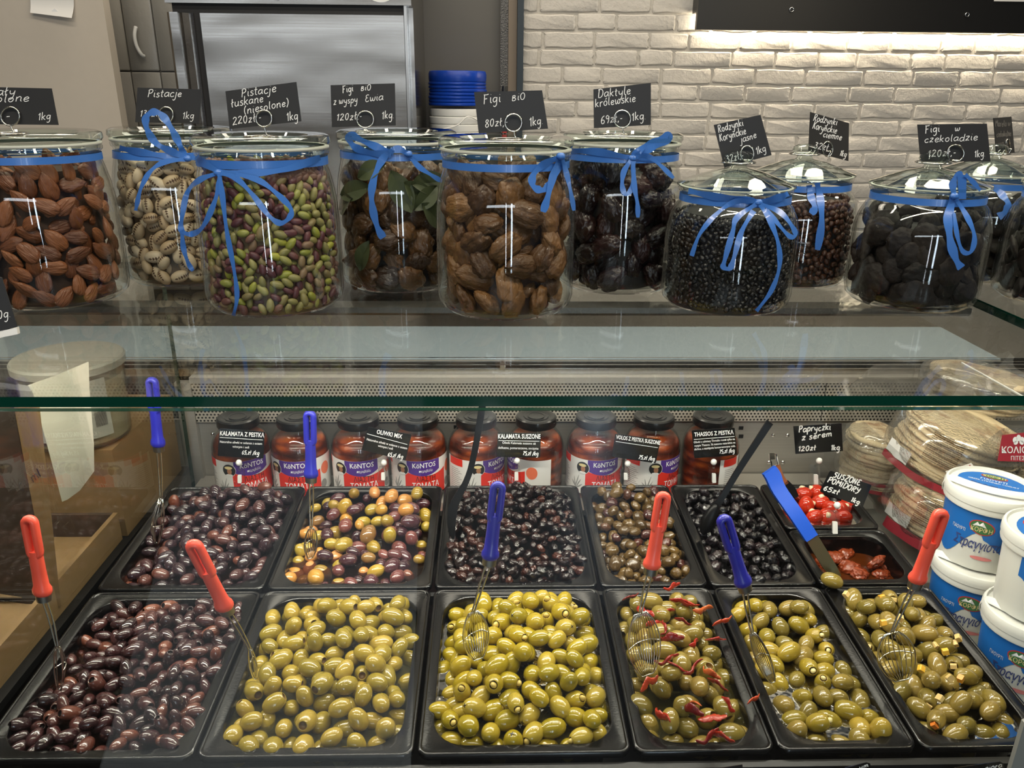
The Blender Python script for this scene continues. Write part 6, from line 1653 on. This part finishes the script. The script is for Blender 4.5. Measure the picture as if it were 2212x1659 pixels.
# red brand patch on the pack at the right edge
hitp = lambda x, y: on_plane(x, y, at(2195, 975, 1.345), -CF)
pt = thing('pita_pack_wrapper', 'folded plastic wrapper with a dark red brand patch at the right picture edge', 'wrapper', hitp(2180, 975))
card_px(pt, [(2030, 1040), (2168, 925), (2240, 925), (2240, 1005), (2150, 1010), (2050, 1062)], lambda x, y: hitp(x, y) + CF * .004, 'film', 'clear_film', .0008)
card_px(pt, [(2165, 940), (2240, 932), (2240, 998), (2155, 996)], hitp, 'bag_red', 'red_patch', .0006)
print_px('ΚΟΛΙΟΣ', 2164, 979, 2232, 979, 14, hitp, 'print_white', pt, .012)
print_px('ΠΙΤΕΣ', 2184, 994, 2214, 994, 9, hitp, 'print_white', pt, .0)
for dx, dy, an in ((-8, -8, .5), (0, -12, 0), (8, -8, -.5), (-6, -2, 1.1), (6, -2, -1.1)):
    q = [(2200 + dx + 5 * math.sin(a_) * math.cos(an) + 8 * math.cos(a_) * math.sin(an) * .6, 958 + dy - 8 * math.cos(a_) * math.cos(an) * .9 + 4 * math.sin(a_) * math.sin(an)) for a_ in np.linspace(0, 6.283, 11)[:-1]]
    card_px(pt, q, lambda x, y: hitp(x, y) - CF * .0008, 'print_white', 'flower_petal', .0003)
card_px(pt, [(2042, 1018), (2098, 1000), (2110, 1016), (2058, 1042)], lambda x, y: hitp(x, y) - CF * .0004, 'label_white', 'barcode_flap', .0006)
for i in range(9):
    k = i / 9; card_px(pt, [(2046 + 52 * k, 1020 - 17 * k), (2049 + 52 * k, 1019 - 17 * k), (2061 + 46 * k, 1036 - 22 * k), (2058 + 46 * k, 1037 - 22 * k)], lambda x, y: hitp(x, y) - CF * .0011, 'print_red', 'bar', .0003)
# a further pack and biscuits seen through the shelf at the right
hb = lambda x, y: on_plane(x, y, at(2160, 830, 1.70), -CF)
pt = thing('biscuit_bag', 'cream coloured bag with brown round brand marks, far right under the glass shelf', 'bag', hb(2170, 850))
bgm = blob('bag_body', plain('cream_film', S(214, 190, 150), .4, coat=.3, var=.2, bscale=40), (.085, .035, .05), 8, 3, .10, 2.4)
put_under(obj('bag_body', bgm, None, None, hb(2185, 850) + CF * .03), pt)
for x, y in ((2152, 816), (2200, 842)):
    card_px(pt, [(x + 22 * math.cos(a_), y + 10 * math.sin(a_)) for a_ in np.linspace(0, 6.283, 17)[:-1]], lambda a_, b_: hb(a_, b_) - CF * .012, plain('brand_brown', S(150, 70, 40), .5), 'brand_mark', .0005)
    print_px('PITEX', x - 15, y + 4, x + 15, y + 4, 8, lambda a_, b_: hb(a_, b_) - CF * .0126, 'print_white', pt, .0)
# clear acrylic cover over the pita packs
zc = .245
q4 = [on_z(x, y, zc) for x, y in ((1890, 786), (2078, 784), (2230, 868), (1790, 872))]
cov = thing('acrylic_cover', 'clear acrylic sheet lying over the pita packs', 'cover', q4[3])
b = MB().add(q4 + [p - np.array([0, 0, .003]) for p in q4], [(0, 1, 2, 3), (7, 6, 5, 4), (0, 4, 5, 1), (1, 5, 6, 2), (2, 6, 7, 3), (3, 7, 4, 0)])
put_under(obj('sheet', b.mesh('sheet'), 'clear_acrylic'), cov)
put_under(obj('bright_edge', MB().tube([q4[1], q4[2]], .0022, 6).mesh('bright_edge'), 'white_plastic'), cov)
cz = on_deck(1700, 1100, 0)
glass_slab('divider_sheet', (1.092, .40, .0), (1.095, .80, .16), 'clear acrylic divider standing between the red peppers and the pita packs', 'divider', edge='clear_acrylic', mat='clear_acrylic')

# ------------------------------------------------------------------ left compartment: cartons and a tahini tub
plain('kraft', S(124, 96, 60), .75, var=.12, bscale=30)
plain('kraft_shaded', S(62, 46, 32), .8, var=.12, bscale=30)  # kraft again, darkened for the faces in shade
XP = X0 - .03
zl = -.01
flo = tag(obj('left_shelf', MB().box((-1.0, -.01, zl - .012), (X0 - .02, .815, zl)), 'counter_black'), 'dark floor of the compartment left of the olives', 'shelf floor')
cart = thing('carton_tray', 'low brown cardboard tray with folded flaps left of the kalamata olives', 'carton', (XP - .25, .10, zl))
obj('base', MB().box((0, 0, .0005), (.245, .42, .010)), 'kraft', cart)
obj('rim', MB().box((.237, 0, .0105), (.245, .42, .055)), 'kraft', cart)
obj('rim', MB().box((0, .412, .0105), (.2365, .42, .055)), 'kraft_shaded', cart)
fl_ = obj('flap', MB().add([(.02, .02, .013), (.225, .02, .013), (.215, .20, .020), (.03, .20, .020), (.02, .02, .011), (.225, .02, .011), (.215, .20, .018), (.03, .20, .018)], [(0, 1, 2, 3), (7, 6, 5, 4), (0, 4, 5, 1), (1, 5, 6, 2), (2, 6, 7, 3), (3, 7, 4, 0)]), 'kraft', cart)
fl_ = obj('flap', MB().add([(.02, .215, .022), (.225, .215, .022), (.215, .40, .016), (.03, .40, .016), (.02, .215, .020), (.225, .215, .020), (.215, .40, .014), (.03, .40, .014)], [(0, 1, 2, 3), (7, 6, 5, 4), (0, 4, 5, 1), (1, 5, 6, 2), (2, 6, 7, 3), (3, 7, 4, 0)]), 'kraft', cart)
# tall carton with printing: lit narrow face, shade painted into the other
YA = .30
hc = lambda x, y: on_plane(x, y, on_y(110, 1200, YA), (.55, -1, .0))
tc_ = thing('tall_carton', 'tall brown cardboard carton printed with ml at the far left', 'carton', hc(130, 1300))
card_px(tc_, [(28, 868), (85, 872), (132, 1310), (112, 1310), (72, 1100)], hc, 'kraft', 'lit_face', .004)
card_px(tc_, [(-120, 868), (27, 868), (111, 1310), (-60, 1400), (-120, 1400)], lambda x, y: on_plane(x, y, hc(28, 868), (-.25, -1, 0)), 'kraft_shaded', 'shaded_face', .004)
print_px('00 ml', 48, 1062, 92, 1026, 20, hc, 'print_dark', tc_, .0, shear=.25)
# paper sheet hanging in front of the tub
hs = lambda x, y: on_plane(x, y, on_y(140, 1000, .40), (.35, -1, 0))
sh = thing('paper_sheet', 'white curled sheet of paper leaning between carton and tahini tub', 'paper', hs(150, 1080))
L1 = [hs(*p) for p in ((60, 832), (72, 850), (84, 895), (104, 970), (120, 1030), (134, 1084))]; R1_ = [hs(*p) + np.array([.0, .02, 0]) for p in ((178, 790), (180, 850), (184, 895), (190, 970), (191, 1030), (160, 1072))]
M1 = [(a_ + c_) / 2 + np.array([0, -.012, 0]) for a_, c_ in zip(L1, R1_)]
put_under(obj('sheet', MB().strip(L1, M1).strip(M1, R1_).mesh('sheet', True, True), plain('parchment', S(190, 184, 166), .7)), sh)
# tahini tub
tp = on_y(285, 988, .50)
tp[0] = min(tp[0], X0 - .014 - .094)
tub = thing('tahini_tub', 'large pale translucent tub labelled tahini behind the glass side panel', 'tub', (tp[0], tp[1] + .09, tp[2]))
glass('tub_plastic', (.9, .9, .86), 1.45, .15, haze=.22, hazecol=S(170, 166, 150))
obj('tub_wall', MB().lathe([(0, .002), (.075, 0), (.082, .006), (.088, .14), (.0895, .142)], 40).mesh('tub_wall', True), 'tub_plastic', tub)
obj('tub_filling', MB().lathe([(0, .004), (.073, .004), (.080, .010), (.084, .12), (0, .122)], 32).mesh('tub_filling', .8), plain('tahini', S(176, 160, 126), .5), tub)
ldt = obj('tub_lid', MB().lathe([(.086, .138), (.0915, .138), (.092, .150), (.089, .154), (0, .154)], 40).mesh('tub_lid', .6), plain('tub_lid_white', S(150, 146, 134), .45), tub)
lbl = obj('paper_label', curved(.0885, (rd(-35), rd(62)), (.025, .130), 20).mesh('paper_label', True), plain('tub_label', S(150, 146, 134), .6), tub)
obj('label_lettering', letters_on('TAHINI', .0892, rd(12), .117, .018, 1., .008), 'print_dark', lbl)
b = MB()
for i in range(9):
    c0 = curved(.0891, (rd(-15), rd(20 + (i % 3) * 6)), (.094 - i * .0066, .096 - i * .0066), 6); b.add(c0.v, c0.f)
obj('fine_print', b.mesh('fine_print'), 'print_grey', lbl)
b = MB()
for i in range(12): c0 = curved(.0891, (rd(44 + i * 1.1), rd(44.5 + i * 1.1)), (.045, .072), 1); b.add(c0.v, c0.f)
obj('barcode', b.mesh('barcode'), 'print_dark', lbl)
# a second carton wall behind, dark
tag(obj('storage_box', MB().box((tp[0] - .16, .53, zl + .0005), (X0 - .03, .80, tp[2] - .0005)).mesh('storage_box'), 'kraft'), 'brown cardboard box under the tahini tub', 'box')
# clear plastic beaker behind the almond jar and small bits behind the jars
bk2 = on_y(205, 345, .62)
o = obj('plastic_beaker', MB().lathe([(0, -.12), (.032, -.12), (.036, 0), (.0375, .001), (.0375, .004), (.036, .004)], 32).mesh('plastic_beaker', .6), 'clear_acrylic', None, (bk2[0], .64, bk2[2] - .004)); tag(o, 'clear plastic beaker behind the almond jar', 'beaker')

# the customer side of the room, seen only as reflections in the panes
structure('wall_shopfront', MB().box((-4, -5.2, FLOOR), (5, -5.1, 2.15)), 'wall_paint', 'shop wall on the customers\' side')

e0 = on_y(2190, 1640, -.05); e1 = on_y(2204, 1545, -.05)
tag(obj('end_profile', MB().loops([[(e0[0], -.050, -.14), (e0[0] + .08, -.050, -.14), (e0[0] + .08, -.044, -.14), (e0[0], -.044, -.14)], [(e0[0], -.050, e1[2] - .012), (e0[0] + .08, -.050, e1[2] + .03), (e0[0] + .08, -.044, e1[2] + .03), (e0[0], -.044, e1[2] - .012)]], True, True), 'shelf_grey'), 'pale grey corner profile at the lower right picture edge', 'profile')
